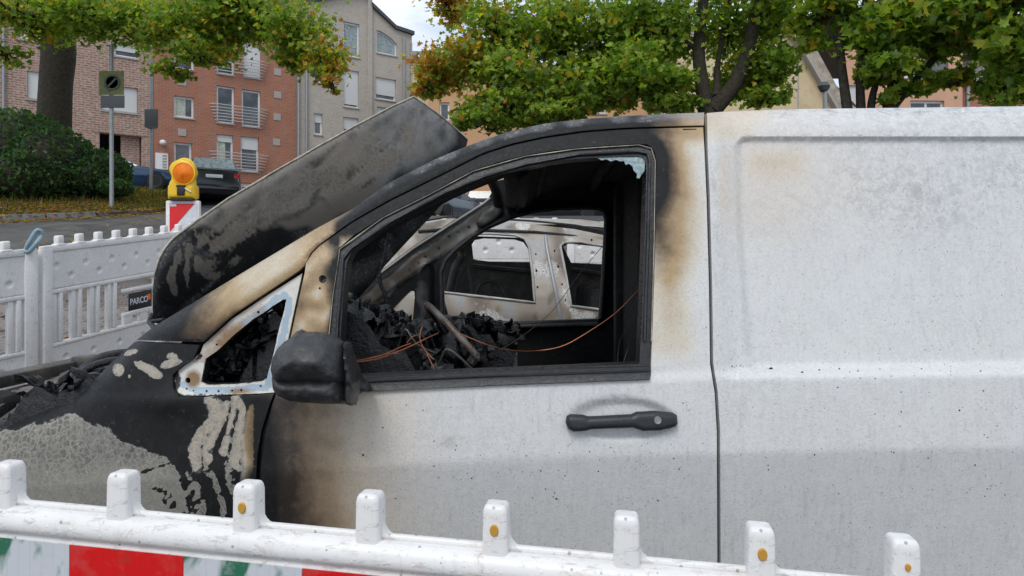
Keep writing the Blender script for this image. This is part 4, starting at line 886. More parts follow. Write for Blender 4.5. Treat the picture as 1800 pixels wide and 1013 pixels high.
J = Vector((-3.55, 5.36, .70)); ang = math.atan2(1.08, .31)
barrier('white slatted barrier panel carrying the small black name plate', J, ang, 0, 2.05, 'white plastic site barriers', 10, True, zslope=.135)
J2 = J+Vector((-.012, -.015, -.012)); d2 = Vector((math.cos(math.radians(64)), math.sin(math.radians(64)), 0))
barrier('white slatted barrier panel cut off by the left edge of the photo', J2-d2*2.02+Vector((0, 0, -.27)), math.radians(64), 0, 2.0, 'white plastic site barriers', 10, False, zslope=.135)
barrier('white barrier panel behind the burnt car, seen through its front window', Vector((-1.55, 7.05, .97)), math.radians(-2.5), 0, 2.05, 'white plastic site barriers')
barrier('white barrier panel behind the burnt car, seen through its rear window', Vector((.54, 6.97, .93)), math.radians(-3), 0, 2.05, 'white plastic site barriers')
e_ = J+Vector((.28*2.1, .96*2.1, .27)); 
barrier('white barrier panel hidden mostly behind the raised bonnet', Vector((-2.9, 7.35, .99)), math.radians(-10), 0, 1.36, 'white plastic site barriers', 7)
# clamp
hk = tubes('barrier_clamp', [(catmull([w(44, 441, 5.25), w(50, 428, 5.25), w(60, 411, 5.27), w(66, 405, 5.28), w(73, 408, 5.3), w(72, 416, 5.3), w(64, 428, 5.25), w(52, 442, 5.24), w(45, 443, 5.24)], 5), .016)], M['clampblue'], None, 8)
tag(hk, 'bent blue-grey wire clamp hooked over the joint of two white barriers', 'clamp')
# near barrier
A0 = Vector((-.828, 1.15)); A1 = Vector((.526, .945)); dn = (A1-A0).normalized(); an = math.atan2(dn.y, dn.x)
def near_t(px, o_=0):      # distance along the near barrier at a photo column
    k = (px-CX)/F; ax_, ay_ = A0.x+dn.y*o_, A0.y-dn.x*o_; return (k*ay_-ax_)/(dn.x-k*dn.y)
NZ = 1.129; zs = -.034
org = Vector((A0.x, A0.y, 0)); NB = thing('barrier', 'white barrier in the foreground with red and white sheeting and yellow-plugged pegs', 'barrier', (A0.x+dn.x*.6, A0.y+dn.y*.6, .02), 'white plastic site barriers')
RN = Matrix.Translation(org) @ Matrix.Rotation(an, 4, 'Z'); shn = Matrix.Identity(4); shn[2][0] = zs; RN = RN @ shn
t0, t1 = -.36, 1.56
# moulded rail profile (y towards the camera is negative)
prof = [(-.014, 0), (-.021, -.003), (-.027, -.010), (-.031, -.019), (-.031, -.028), (-.028, -.034), (-.024, -.037), (-.0225, -.040), (-.024, -.043), (-.024, -.10), (-.024, -.30), (.024, -.30), (.024, -.044), (.028, -.036), (.031, -.028), (.031, -.019), (.027, -.010), (.02, -.002)]
bm = bmesh.new(); ns = 60; rings = []
for i in range(ns+1):
    x = t0+(t1-t0)*i/ns; rings.append([bm.verts.new((x, y, NZ+z)) for y, z in prof])
for i in range(ns):
    for j in range(len(prof)): bm.faces.new((rings[i][j], rings[i][(j+1) % len(prof)], rings[i+1][(j+1) % len(prof)], rings[i+1][j]))
bm.faces.new(rings[0]); bm.faces.new(rings[-1][::-1]); bmesh.ops.transform(bm, matrix=RN, verts=bm.verts[:]); from_bm('top_rail', bm, M['plastic'], NB, 60)
bm = bmesh.new(); box(bm, ((t0+t1)/2, .004, NZ-.66), (t1-t0-.02, .03, .72), bev=.006); box(bm, ((t0+t1)/2, 0, NZ-1.05), (t1-t0, .05, .07), bev=.01); bmesh.ops.transform(bm, matrix=RN, verts=bm.verts[:]); from_bm('lower_board', bm, M['plastic'], NB, 50)
# thin ridge along the top
bm = bmesh.new(); box(bm, ((t0+t1)/2, .004, NZ+.002), (t1-t0-.01, .012, .009), bev=.003); bmesh.ops.transform(bm, matrix=RN, verts=bm.verts[:]); from_bm('top_ridge', bm, M['plastic'], NB, 50)
pegpx = [-190, 15, 218, 438, 652, 873, 1101, 1335, 1585, 1850]
def rounded_peg(bm, hw_, hd, z0_, z1_, flare=0):
    sec = []
    n = 5; r = .0075
    for cx_, cy_, a0 in ((hw_-r, hd-r, 0), (-hw_+r, hd-r, 90), (-hw_+r, -hd+r, 180), (hw_-r, -hd+r, 270)):
        for k in range(n): a = math.radians(a0+90*k/(n-1)); sec.append((cx_+r*math.cos(a), cy_+r*math.sin(a)))
    lev = [(z0_, 1.30), (z0_+.012, 1.28), (z0_+.018, 1.24), (z0_+.024, 1.05), (z0_+.029, 1.0), (z1_-.012, .97), (z1_-.005, .90), (z1_-.001, .78), (z1_, .60), (z1_, .0)]
    rr_ = [[bm.verts.new((x*s, y*(s if s <= 1 else 1+(s-1)*.75), z)) for x, y in sec] for z, s in lev]
    for i in range(len(rr_)-1):
        for k in range(len(sec)): bm.faces.new((rr_[i][k], rr_[i][(k+1) % len(sec)], rr_[i+1][(k+1) % len(sec)], rr_[i+1][k]))
    bmesh.ops.remove_doubles(bm, verts=bm.verts, dist=1e-5)
for i, px in enumerate(pegpx):
    t = near_t(px); bm = bmesh.new(); rounded_peg(bm, .0183, .0205, -.030, .067); 
    bmesh.ops.bisect_plane(bm, geom=bm.verts[:]+bm.edges[:]+bm.faces[:], plane_co=(0, 0, 0), plane_no=(0, 1, 0))
    bmesh.ops.transform(bm, matrix=RN @ Matrix.Translation((t, 0, NZ)), verts=bm.verts[:]); pg_ = from_bm('peg', bm, M['plastic'], NB, 60)
    bm = bmesh.new(); pts = [(t+.0245, -.001+.004, NZ+.0), (t+.0245, .003, NZ+.062), (t+.012, .003, NZ+.0695), (t-.02, .003, NZ+.0685)]
    fp = [(.0225+.024*(1-math.sin(q*math.pi/12)), .003+.026*(1-math.cos(q*math.pi/12))) for q in range(7)]; fp = [(.0172, .003)]+[(.0172+.020*(1-math.cos(math.pi/2*q/6)), .003+.024*(1-math.sin(math.pi/2*q/6))) for q in range(7)]
    A_ = [bm.verts.new((t+a_, -.004, NZ+b_)) for a_, b_ in fp]; B_ = [bm.verts.new((t+a_, .012, NZ+b_)) for a_, b_ in fp]; bm.faces.new(A_); bm.faces.new(B_[::-1])
    for q in range(len(fp)): bm.faces.new((A_[q], A_[(q+1) % len(fp)], B_[(q+1) % len(fp)], B_[q]))
    bmesh.ops.transform(bm, matrix=RN, verts=bm.verts[:]); from_bm('gusset', bm, M['plastic'], pg_, 50)
    if px in (438, 873, 1335, 1585):
        big = px in (438, 873, 1335)
        bm = bmesh.new(); lathe(bm, [(.0001, .0012), (.0052 if big else .0028, .0012), (.0062 if big else .0036, 0), (.0062 if big else .0036, -.003)], RN @ Matrix.Translation((t, -.0222, NZ+.034)) @ Matrix.Scale(1.35, 4, (0, 0, 1)) @ Matrix.Rotation(math.pi/2, 4, 'X'), 12)
        from_bm('plug', bm, simple('amber_plug', (.55, .28, .03), .5) if 'amber_plug' not in bpy.data.materials else bpy.data.materials['amber_plug'], pg_, 40)
# reflective sheeting blocks
edges = [-330, -100, 122, 322, 531, 742, 965, 1200, 1450]
for i in range(len(edges)-1):
    a, b = near_t(edges[i], .027)+.0006, near_t(edges[i+1], .027)-.0006; bm = bmesh.new()
    n = 6; top = NZ-.045
    for k in range(n+1): pass
    box(bm, ((a+b)/2, -.0262, top-.11), (b-a, .0016, .22)); bmesh.ops.transform(bm, matrix=RN, verts=bm.verts[:]); from_bm('sheeting', bm, M['sheet_red' if i % 2 == 0 else 'sheet_white'] if edges[i] != -330 else M['sheet_red'], NB)
for x in (t0+.25, t1-.25):
    bm = bmesh.new(); box(bm, (x, 0, .05), (.13, .5, .08), bev=.02); bmesh.ops.transform(bm, matrix=Matrix.Translation(org) @ Matrix.Rotation(an, 4, 'Z'), verts=bm.verts[:]); from_bm('foot', bm, M['tyre'], NB, 40)

# ================================================================== beacon on its board
Yb = 7.25
hb = thing('hazard_board', 'narrow red and white guide board standing behind the barrier', 'road sign', w(324, 560, Yb))
def bx(name, x0, y0, x1, y1, Y, th, mat, parent, bev=.008):
    a, b = w(x0, y1, Y), w(x1, y0, Y); bm = bmesh.new(); box(bm, ((a.x+b.x)/2, Y, (a.z+b.z)/2), (b.x-a.x, th, b.z-a.z), bev=bev); return from_bm(name, bm, mat, parent, 40)
bx('board', 293, 353, 352, 560, Yb, .06, M['plastic'], hb, .015)
Yf = Yb-.036
mesh('red_stripe', [w(298, 358, Yf), w(342, 358, Yf), w(298, 408, Yf)], [[0, 2, 1]], M['red_clean'], hb); mesh('white_stripe', [w(343, 358, Yf), w(346, 358, Yf), w(346, 408, Yf), w(299, 408, Yf)], [[0, 3, 2, 1]], M['white_clean'], hb)
mesh('red_stripe', [w(346, 410, Yf), w(346, 470, Yf), w(298, 520, Yf), w(298, 460, Yf)], [[0, 3, 2, 1]], M['red_clean'], hb)
mesh('sticker', [w(299, 359, Yf-.003), w(310, 359, Yf-.003), w(310, 363, Yf-.003), w(299, 363, Yf-.003)], [[0, 3, 2, 1]], M['white_clean'], hb)
wl = thing('warning_lamp', 'yellow warning lamp with a round amber lens on top of the guide board', 'lamp', w(323, 353, Yb))
pillow('housing', [(299, 351), (299, 328), (304, 318), (305, 312), (301, 303), (302, 293), (309, 285), (318, 281), (330, 281), (338, 286), (344, 296), (345, 305), (341, 315), (342, 320), (347, 330), (347, 351)], Yb, .085, .085, M['yellow'], wl, R=8, step=4, p=3)
bx('base_band', 303, 350, 344, 354, Yb, .15, M['ink'], wl)
bm = bmesh.new(); c = w(323, 305, Yb-.085); s_ = Yb/F; lathe(bm, [(20*s_, -.02), (20.5*s_, .008), (18.6*s_, .012), (18.4*s_, .006)], Matrix.Translation(c) @ Matrix.Rotation(math.pi/2, 4, 'X'), 32); from_bm('lens_ring', bm, M['yellow'], wl, 40)
bm = bmesh.new(); lathe(bm, [(.0001, .032), (3*s_, .032), (4*s_, .028), (9*s_, .026), (10*s_, .021), (15*s_, .017), (18.3*s_, .006), (18.3*s_, -.01)], Matrix.Translation(c) @ Matrix.Rotation(math.pi/2, 4, 'X'), 36); from_bm('lens', bm, M['amber'], wl, 40)
tubes('carry_handle', [(catmull([w(305, 297, Yb), w(309, 287, Yb), w(317, 281.5, Yb), w(324, 280, Yb), w(332, 282, Yb), w(339, 288, Yb), w(342, 297, Yb)], 4), .014)], M['yellow'], wl)
bm = bmesh.new(); a = w(318, 336, Yb-.09); box(bm, a, (.075, .03, .09), bev=.008); box(bm, a+Vector((0, 0, .05)), (.09, .034, .018), bev=.004); from_bm('padlock', bm, M['ink'], wl, 40)
tubes('latch', [([w(325, 331, Yb-.1), w(336, 338, Yb-.1)], .008)], M['chrome'], wl)
# ================================================================== burnt van
VAN = thing('delivery_van', 'silver-white panel van with burnt-out black cab, missing door glass and raised scorched bonnet', 'van', (.6, 2.8, .02))
ip = lambda x, pts: np.interp(x, [p[0] for p in pts], [p[1] for p in pts])
def ss(x, a, b): t = np.clip((x-a)/(b-a), 0, 1); return t*t*(3-2*t)
BELT = [(-200, 712), (0, 706), (300, 698), (460, 694), (650, 688), (878, 678), (1141, 668), (1260, 662), (1320, 659), (1800, 653), (2700, 648)]
CRE = [(-200, 868), (0, 858), (320, 842), (460, 832), (680, 818), (900, 806), (1100, 799), (1262, 796), (1500, 790), (1800, 785), (2700, 778)]
TOP = [(-200, 780), (-60, 745), (0, 740), (130, 706), (174, 660), (240, 598), (272, 573), (337, 534), (424, 481), (554, 403), (619, 368), (684, 321), (771, 277), (850, 246), (900, 230), (960, 217), (1030, 209), (1100, 204), (1160, 201), (1236, 198), (1400, 192), (1800, 187), (2700, 184)]
L1 = [(357, 603), (408, 556), (469, 515), (534, 472), (541, 452), (560, 432), (619, 390), (684, 353), (771, 310), (850, 270), (900, 254), (960, 241), (1030, 231), (1100, 226), (1160, 224), (1236, 222)]
REC_L = [(243, 1293), (400, 1297), (500, 1304), (600, 1312), (660, 1322)]
def depth(px, py):
    px = np.asarray(px, float); py = np.asarray(py, float)
    yb, yc, yt = ip(px, BELT), ip(px, CRE), ip(px, TOP)
    D = np.full(px.shape, 1.95)
    up = np.clip((yb-py)/460, 0, 1.1); D = D+.125*up+.03*up**2
    # rounded shoulder at the roof rail or the top edge of the wing
    d = np.clip(py-yt, 0, 300); D = D+.055*np.exp(-d/12)+.03*np.exp(-d/34)
    # shoulder ledge just below the window line
    k = .3+.7*ss(px, 1255, 1300); D = D+.024*k*(1-ss(py, yb-15, yb+8))
    # crease: bulging above, undercut below
    mid = np.clip((py-yb)/(yc-yb), 0, 1); D = D-.026*mid; b_ = np.clip((py-yc)/300, 0, 1.6); D = D+.060*(np.sqrt(b_*b_+.0002)-.014)
    # plan curve of the nose
    f = np.clip((470-px)/470, 0, 1.4); D = D+.17*f**2
    fr = np.clip((470-px)/470, 0, 1)
    # wing: the pressed hollow running down from the quarter window
    q = np.exp(-(((px-300)/55)**2+((py-705)/26)**2)); D = D-.018*q
    # recessed cargo field
    xl = ip(py, REC_L); e = np.minimum(ss(px, xl-4, xl+9), np.minimum(ss(py, 239, 250), 1-ss(py, yb-20, yb+4)))
    cr = np.hypot(px-(xl+26), py-269); cut = np.where((px < xl+26) & (py < 269), 1-ss(cr, 24, 32), 1)
    cr2 = np.hypot(px-(xl+26), py-(yb-30)); cut2 = np.where((px < xl+26) & (py > yb-30), 1-ss(cr2, 24, 34), 1)
    D = D+.018*e*cut*cut2
    # handle bowl
    h = np.clip(1-(((px-1093)/99)**2+((py-737)/39)**2), 0, 1); D = D+.017*ss(h, 0, .55)
    # pillar band gets a rounded section
    yl = ip(px, L1); band = (px > 300) & (px < 1240) & (py < yl+3); tt = np.clip((py-yt)/np.maximum(yl-yt, 1), 0, 1)
    D = np.where(band, D-.012*np.sin(math.pi*tt), D)
    return D
def off(o_): return lambda x, y: depth(x, y)+o_
def nz(x, y, s, seed=0): return np.array([noise.noise(Vector((a*s, b*s, seed))) for a, b in zip(x, y)])
def blob(x, y, cx, cy, rx, ry, ang=0):
    a = math.radians(ang); u = (x-cx)*math.cos(a)+(y-cy)*math.sin(a); v = -(x-cx)*math.sin(a)+(y-cy)*math.cos(a); return np.exp(-((u/rx)**2+(v/ry)**2))
def poly_soft(x, y, pts, soft):
    P = np.stack([x, y], 1); d = dist_loop(P, pts); i = inside(P, pts); s = np.where(i, d, -d); return ss(s, -soft, soft)
WOUT = [(596, 436), (620, 415), (673, 381), (755, 340), (832, 299), (880, 284), (923, 273), (970, 265), (1014, 260), (1070, 256), (1123, 253), (1138, 254), (1147, 260), (1152, 270), (1154, 284), (1152, 420), (1148, 560), (1144, 660), (1142, 668), (1000, 673), (878, 678), (760, 683), (640, 689), (575, 691), (574, 640), (576, 585), (584, 520), (592, 470)]
WIN = [(619, 442), (660, 412), (700, 386), (755, 356), (800, 336), (832, 322), (880, 306), (923, 295), (970, 285), (1014, 279), (1070, 276), (1120, 274), (1130, 277), (1135, 285), (1136, 300), (1133, 420), (1128, 560), (1124, 640), (1000, 646), (878, 651), (760, 656), (651, 661), (600, 664), (596, 630), (599, 585), (603, 520), (609, 462)]
QOUT = [(531, 481), (514, 560), (503, 612), (487, 668), (482, 690), (440, 693), (392, 695), (330, 697), (317, 695), (310, 684), (307, 668), (309, 655), (322, 645), (352, 621), (358, 606), (408, 561), (469, 520)]
QIN = [(503, 527), (497, 527), (480, 538), (459, 553), (444, 562), (411, 589), (383, 616), (361, 631), (357, 652), (353, 672), (364, 677), (411, 676), (459, 671), (469, 665), (473, 650), (481, 622), (490, 580), (500, 545)]
FENDER_BLACK = [(225, 590), (352, 604), (310, 655), (322, 694), (478, 694), (478, 706), (440, 716), (420, 760), (350, 712), (352, 780), (345, 818), (326, 818), (300, 790), (270, 770), (215, 752), (130, 725), (120, 700)]
def paint_body(x, y):
    R = np.zeros(len(x)); G = np.zeros(len(x)); B = np.zeros(len(x)); S = np.zeros(len(x))
    mx = np.maximum; w1 = nz(x, y, .012, 1)*22; w2 = nz(x, y, .02, 5)*18; X = x+w1; Y = y+w2
    P = np.stack([X, Y], 1)
    yt, yl = ip(x, TOP), ip(x, L1)
    # soot round the driver's window
    dw = dist_loop(P, WOUT); ins = inside(P, WOUT)
    up = (1-ss(Y, 330, 560))
    R = mx(R, np.where(x > 1130, (1-ss(dw, 2, 34+24*up))*(.25+.85*up)*(1-ss(Y, 300, 600)*.75), 0))
    G = mx(G, ss(X, 1100, 1180)*(1-ss(dw, 20, 105))*(.30+.55*(1-ss(Y, 300, 640)))*(1-ss(Y, 600, 690)))
    R = mx(R, (1-ss(dw, 30, 62))*(1-ss(Y, 400, 470))*(1-ss(X, 1120, 1175))*ss(X, 580, 600))
    # roof rail and door head
    hd = (y < yl+40) & (y >= yt-20)
    hw = (1-ss(y, yl+8, yl+60))*(y >= yt-20)*(x > 560)*(1-ss(x, 1240, 1246)); R = mx(R, hw*ss(X, 585, 700)*(1-.85*ss(X, 1110, 1215)))
    G = mx(G, hw*(.5+.25*ss(X, 560, 640)-.2*ss(X, 1180, 1240))); G = mx(G, np.where((x >= 1238) & (y < 262), .36*(1-ss(X, 1240, 1400))*(1-ss(Y, 222, 268)), 0))
    # A pillar: black foot, tan middle, brown again towards the roof
    pil = (y < yl+2) & (x < 620) & (y < 612)
    tt = np.clip((y-yt)/np.maximum(yl-yt, 1), 0, 1)
    G = mx(G, np.where(pil, .40+.34*ss(X, 480, 640)+.35*(1-ss(X, 330, 470))+.22*ss(tt, .55, 1), 0)); R = mx(R, np.where(pil, (1-ss(X+40*(tt-.5), 290, 420))*1.0, 0)); R = mx(R, np.where(pil, .75*ss(tt, .80, 1.0)*(1-ss(X, 350, 560)), 0))
    B = np.where(pil, 0, B)
    # fender
    fen = (x < 485) & (y > 596) & ~((x > 356) & (y < yl+2))
    fb = poly_soft(X, Y, FENDER_BLACK, 5); R = mx(R, np.where(fen, fb, 0))
    R = mx(R, np.where(fen, (blob(x, y, 345, 700, 150, 60) > .25)*1.0*ss(y, 690, 694)*(1-ss(X, 420, 446))*(1-ss(Y, 760, 850)), 0))
    R = mx(R, np.where(fen & (x < 440) & (y > 690), 1-ss(X, 416, 436), 0)); R = mx(R, np.where(fen & (x < 360), 1.0, 0))
    G = mx(G, np.where(fen, .62*ss(X, 415, 440)+.3*ss(Y, 820, 930), 0)); R = mx(R, np.where(fen, .95*ss(X, 415, 458)*.6+.5*ss(Y, 790, 830)*ss(X, 400, 420), 0))
    lowl = np.where(fen & (fb < .55) & (x < 405), 1.0, 0)
    crustline = ss(Y, np.interp(x, [0, 130, 215, 290, 330, 360], [738, 720, 744, 782, 822, 850]), np.interp(x, [0, 130, 215, 290, 330, 360], [770, 752, 785, 830, 862, 880]))
    B = mx(B, np.where(fen & (x < 352), crustline*.93, 0))
    G = np.where(fen & (x < 352) & (crustline > .02), .12+.25*nz(x, y, .02, 11)+.75*ss(Y, 780, 850), G)
    # peeled strips
    for line, r in (([(362, 704), (372, 730), (360, 770), (352, 815)], 13), ([(385, 712), (380, 760), (376, 815)], 8), ([(404, 704), (420, 722), (424, 760), (414, 815)], 11), ([(400, 712), (402, 760), (398, 800)], 6)):
        s_ = np.where(fen, 1-ss(dist_line(P, line), r*.15, r*1.75), 0); B = mx(B, np.clip(s_*(.92+.55*nz(x, y, .07, 60)+.4*nz(x, y, .16, 61)), 0, 1)); S = mx(S, s_)
    for line, r in (([(330, 830), (336, 860), (345, 905)], 9), ([(370, 826), (378, 860), (388, 905)], 8), ([(398, 826), (410, 860), (418, 905)], 9), ([(292, 828), (310, 850)], 5)):
        s_ = (1-ss(dist_line(P, line), r*.2, r*2.0))*np.clip(.8+.7*nz(x, y, .08, 62)+.5*nz(x, y, .17, 63), 0, 1); B = np.where(fen, mx(B, s_*.9), B); 
    for line, r in (([(318, 826), (322, 870), (330, 905)], 12), ([(356, 826), (362, 870), (370, 905)], 7), ([(386, 823), (394, 860), (404, 905)], 7), ([(350, 825), (250, 828)], 3), ([(275, 862), (290, 890)], 9)):
        s_ = (1-ss(dist_line(P, line), r*.2, r*1.9))*np.clip(.6+1.1*nz(x, y, .08, 64)+.8*nz(x, y, .17, 65), 0, 1); R = np.where(fen, mx(R, s_), R); B = np.where(fen, B*(1-s_), B)
    for (cx, cy, rx, ry, a) in ((232, 620, 15, 5, -10), (209, 650, 10, 11, 0), (262, 648, 26, 9, 22), (300, 640, 18, 7, -18), (304, 628, 8, 8, 0), (227, 663, 4, 3, 0), (275, 658, 14, 8, 10)):
        s_ = np.where(fen, np.minimum(1, blob(x+w1*.35, y+w2*.35, cx, cy, rx, ry, a)*1.25), 0); B = mx(B, s_); S = mx(S, s_*.8)
    # hinge pillar part of the door: swirled browns
    hp = (x > 480) & (x < 600) & (y < 690) & (y > yl)
    G = mx(G, np.where(hp, .62+.5*nz(x, y, .035, 3), 0)); R = mx(R, np.where(hp, .75*ss(X, 560, 590)+.55*nz(x, y, .03, 8)+.45*(1-ss(Y, 470, 500))*0+.6*(1-ss(X, 505, 522))*ss(Y, 560, 600)*0, 0))
    # door foot: black front edge, brown haze, fading
    dr = (x > 448) & (y > 640)
    R = mx(R, np.where(dr, (1-ss(x+w1*.4-.06*(y-700), 458, 512))*.95, 0)); R = mx(R, np.where(dr & (y > 660), blob(x, y, 545, 712, 90, 30)*.48, 0))
    R = mx(R, np.where(dr, blob(x, y, 465, 900, 90, 85)*.62, 0))
    G = mx(G, np.where(dr, .90*(1-ss(x+w1*.6, 455, 640+.25*(Y-700)))+.27*(1-ss(X, 560, 850)), 0)); G = mx(G, np.where(dr, .88*blob(x+w1*.5, Y, 470, 890, 170, 95), 0))
    # ash flakes, and wet sheen painted pale, on the roof rail and the door head
    S = mx(S, 1.0*(y < yl+6)*(y >= yt-20)*ss(x, 620, 700)*(1-ss(y-yt, 6, 20))*(.8+nz(x, y, .03, 21))); S = mx(S, .35*(y < yl+45)*ss(x, 620, 700)*(1-ss(x, 1100, 1200)))
    S = mx(S, .42*dr*(1-ss(x, 640, 860)))
    S = np.where(fen & (crustline > .02) & (x < 352), 0, S)
    # cargo side: a tan scorch and scuffs
    G = mx(G, .33*blob(X, Y, 1366, 288, 66, 36)); G = mx(G, np.where(x > 1262, .16*blob(x, y, 1330, 330, 170, 130), 0))
    S = mx(S, .62*blob(X, Y, 1590, 340, 190, 75, 6)); S = mx(S, .7*blob(X, Y, 1500, 305, 90, 14, 32)); S = mx(S, .6*blob(X, Y, 1620, 300, 60, 12, -20)); S = mx(S, .6*blob(X, Y, 1400, 350, 60, 12, 20)); S = mx(S, .35*(1-ss(Y, 260, 420))*(x > 1300)); S = mx(S, .65*blob(X, Y, 1270, 330, 26, 90)); S = mx(S, .55*blob(x, y, 1770, 300, 70, 60)); S = mx(S, .7*blob(x, y, 786, 778, 26, 10, -4)*1.2); S = mx(S, .35*blob(x, y, 1360, 380, 120, 60))
    return np.stack([R, G, B, S], 1)
def resample(loop, d=10, closed=True):
    P = [np.array(p, float) for p in loop]; out = []
    for i in range(len(P) if closed else len(P)-1):
        a, b = P[i], P[(i+1) % len(P)]; n = max(1, int(np.hypot(*(b-a))/d)); out += [tuple(a+(b-a)*k/n) for k in range(n)]
    if not closed: out.append(tuple(P[-1]))
    return out
topcurve = lambda x0, x1, n: [(x, float(ip(x, TOP))) for x in np.linspace(x0, x1, n)]
# cargo side
gap_r = [(1243, 199), (1244, 260), (1248, 350), (1252, 500), (1254, 640), (1262, 690), (1266, 760), (1267, 1000), (1267, 1330)]
side = sheet('cargo_side', resample(gap_r, 12, False)+resample([(1267, 1330), (2700, 1330)], 60, False)[1:]+[(x, float(ip(x, TOP))) for x in np.linspace(2700, 1243, 60)][:-1], depth, M['paint'], VAN, step=(7, 6), thick=.03, paint=paint_body)
# roof rail with A pillar
outer = topcurve(240, 1238, 90)+[(1238, 240)]+[(x, float(ip(x, L1))-1.5) for x in np.linspace(1237, 357, 80)]+[(354, 604)]
outer[-1] = (352, 605)
outer = topcurve(240, 1238, 90)+[(x, float(ip(x, L1))-1.5) for x in np.linspace(1237, 357, 80)]
sheet('roof_rail', outer, depth, M['paint'], VAN, step=(10, 5), thick=.03, paint=paint_body)
# door skin
dfront = [(470, 1330), (470, 915), (463, 900), (458, 870), (459, 820), (466, 765), (479, 712), (486, 690), (491, 668), (507, 612), (518, 560), (536, 478)]
dtop = [(x, float(ip(x, L1))+2) for x in np.linspace(538, 1236, 60)]
drear = [(1238, 260), (1242, 350), (1246, 500), (1248, 640), (1256, 690), (1260, 760), (1261, 1000), (1261, 1330)]
hole = [(567+7*math.cos(a), 491+7.5*math.sin(a)) for a in np.linspace(0, 2*math.pi, 13)[:-1]]
hole2 = [(562+2.2*math.cos(a), 507+2.2*math.sin(a)) for a in np.linspace(0, 2*math.pi, 7)[:-1]]
door = sheet('door', resample(dfront, 12, False)+dtop+resample(drear, 14, False), depth, M['paint'], VAN, holes=[resample(WOUT, 9), hole, hole2], step=(9, 9), thick=.02, paint=paint_body)
# wing (front fender)
arch_ = [(150+190*math.cos(a), 1230-228*math.sin(a)) for a in np.linspace(0, math.pi, 16)]
fo = [(237, 601), (350, 607), (340, 630), (314, 648), (303, 660), (304, 682), (312, 698), (330, 700), (392, 698), (440, 696), (481, 693), (474, 710), (460, 755), (452, 800), (449, 850), (451, 880), (457, 905), (462, 920), (462, 1330), (340, 1330)]+arch_+[(-60, 1230), (-110, 1200), (-130, 1000), (-130, 800), (-95, 762), (-50, 746), (0, 741), (59, 727), (130, 707), (152, 684), (174, 660), (197, 636)]
sheet('wing', resample(fo, 12), depth, M['paint'], VAN, step=(4, 4), thick=.02, paint=paint_body)
# black sliver between wing and quarter window
sheet('corner_seal', [(303, 664), (314, 650), (330, 645), (330, 700), (316, 699), (306, 688)], off(.028), M['rubber'], VAN, step=8, thick=.01)
# quarter window frame of bared metal, screw holes cut through
def paint_q(x, y):
    R = np.zeros(len(x)); G = np.zeros(len(x)); P = np.stack([x, y], 1)
    B = 1-ss(dist_line(P, [(322, 676), (350, 688), (468, 682), (484, 640), (500, 580), (509, 530), (500, 520), (488, 524), (470, 540), (455, 552), (430, 568)]), 4.5, 7)
    G = mxx(.9*blob(x, y, 340, 668, 18, 22), .7*blob(x, y, 405, 590, 60, 24, -42), .6*blob(x, y, 420, 688, 40, 8), .45*np.ones(len(x))*(x < 470)*(y < 640))
    R = mxx(.9*blob(x, y, 312, 668, 7, 26), .6*blob(x, y, 350, 628, 16, 8, -40), .5*(1-ss(dist_loop(P, QIN), 0, 3)), .7*(y > 692))
    return np.stack([R, G, B, np.zeros(len(x))], 1)
def mxx(*a):
    r = a[0]
    for b in a[1:]: r = np.maximum(r, b)
    return r
qh = []
for cx, cy, r in ((330, 669, 5), (328, 684, 2), (363, 688, 2.2), (384, 688, 2.2), (408, 687, 2), (424, 686, 2.2), (458, 679, 2), (354, 626, 2), (381, 606, 2), (454, 549, 2.4), (443, 561, 1.6), (473, 540, 3.4), (340, 687, 1.5)): qh.append([(cx+r*math.cos(a), cy+r*1.1*math.sin(a)) for a in np.linspace(0, 2*math.pi, 9)[:-1]])
# only the holes well inside the band
qh = [h for h in qh if inside(np.array(h), QOUT).all() and not inside(np.array(h), QIN).any()]
sheet('quarter_window_frame', resample(QOUT, 8), off(.014), M['primer'], VAN, holes=[resample(QIN, 6)]+qh, step=6, thick=.008, paint=paint_q)
# window channel: seal ring, reveal, sill moulding, bright edge
sheet('window_seal', resample(WOUT, 9), off(.010), M['rubber'], VAN, holes=[resample(WIN, 7)], step=9, thick=.014)
def loft(name, loopA, dA, loopB, dB, mat, parent, flip=False):
    a = np.array(loopA); b = np.array(loopB); A = [w(x, y, float(d)) for (x, y), d in zip(loopA, depth(a[:, 0], a[:, 1])+dA)]; Bv = [w(x, y, float(d)) for (x, y), d in zip(loopB, depth(b[:, 0], b[:, 1])+dB)]
    n = len(A); return mesh(name, A+Bv, [[i, (i+1) % n, n+(i+1) % n, n+i] for i in range(n)], mat, parent, 60)
wi = resample(WIN, 7)
cxw, cyw = 900, 480
def persp(loop, d0, d1):   # same world x, z pushed deeper
    out = []
    a = np.array(loop); D = depth(a[:, 0], a[:, 1])
    for (x, y), d in zip(loop, D): k = (d+d0)/(d+d1); out.append((CX+(x-CX)*k, HY+(y-HY)*k))
    return out
def loft3(name, loop, d0, d1, mat, parent, closed=True, inset=0):
    a = np.array(loop); D = depth(a[:, 0], a[:, 1]); A = [w(x, y, float(d+d0)) for (x, y), d in zip(loop, D)]; Bv = [Vector((p.x, p.y+(d1-d0), p.z)) for p in A]; n = len(A)
    return mesh(name, A+Bv, [[i, (i+1) % n, n+(i+1) % n, n+i] for i in range(n if closed else n-1)], mat, parent, smooth=50)
loft3('window_reveal', wi, .018, .085, M['rubber'], VAN); loft3('quarter_reveal', resample(QIN, 6), .02, .06, M['char'], VAN)
def edge_tube(name, pts, o_, r, mat, parent=VAN):
    a = np.array(pts, float); D = depth(a[:, 0], a[:, 1])+o_; return tubes(name, [([w(x, y, float(d)) for (x, y), d in zip(pts, D)], r)], mat, parent, 6)
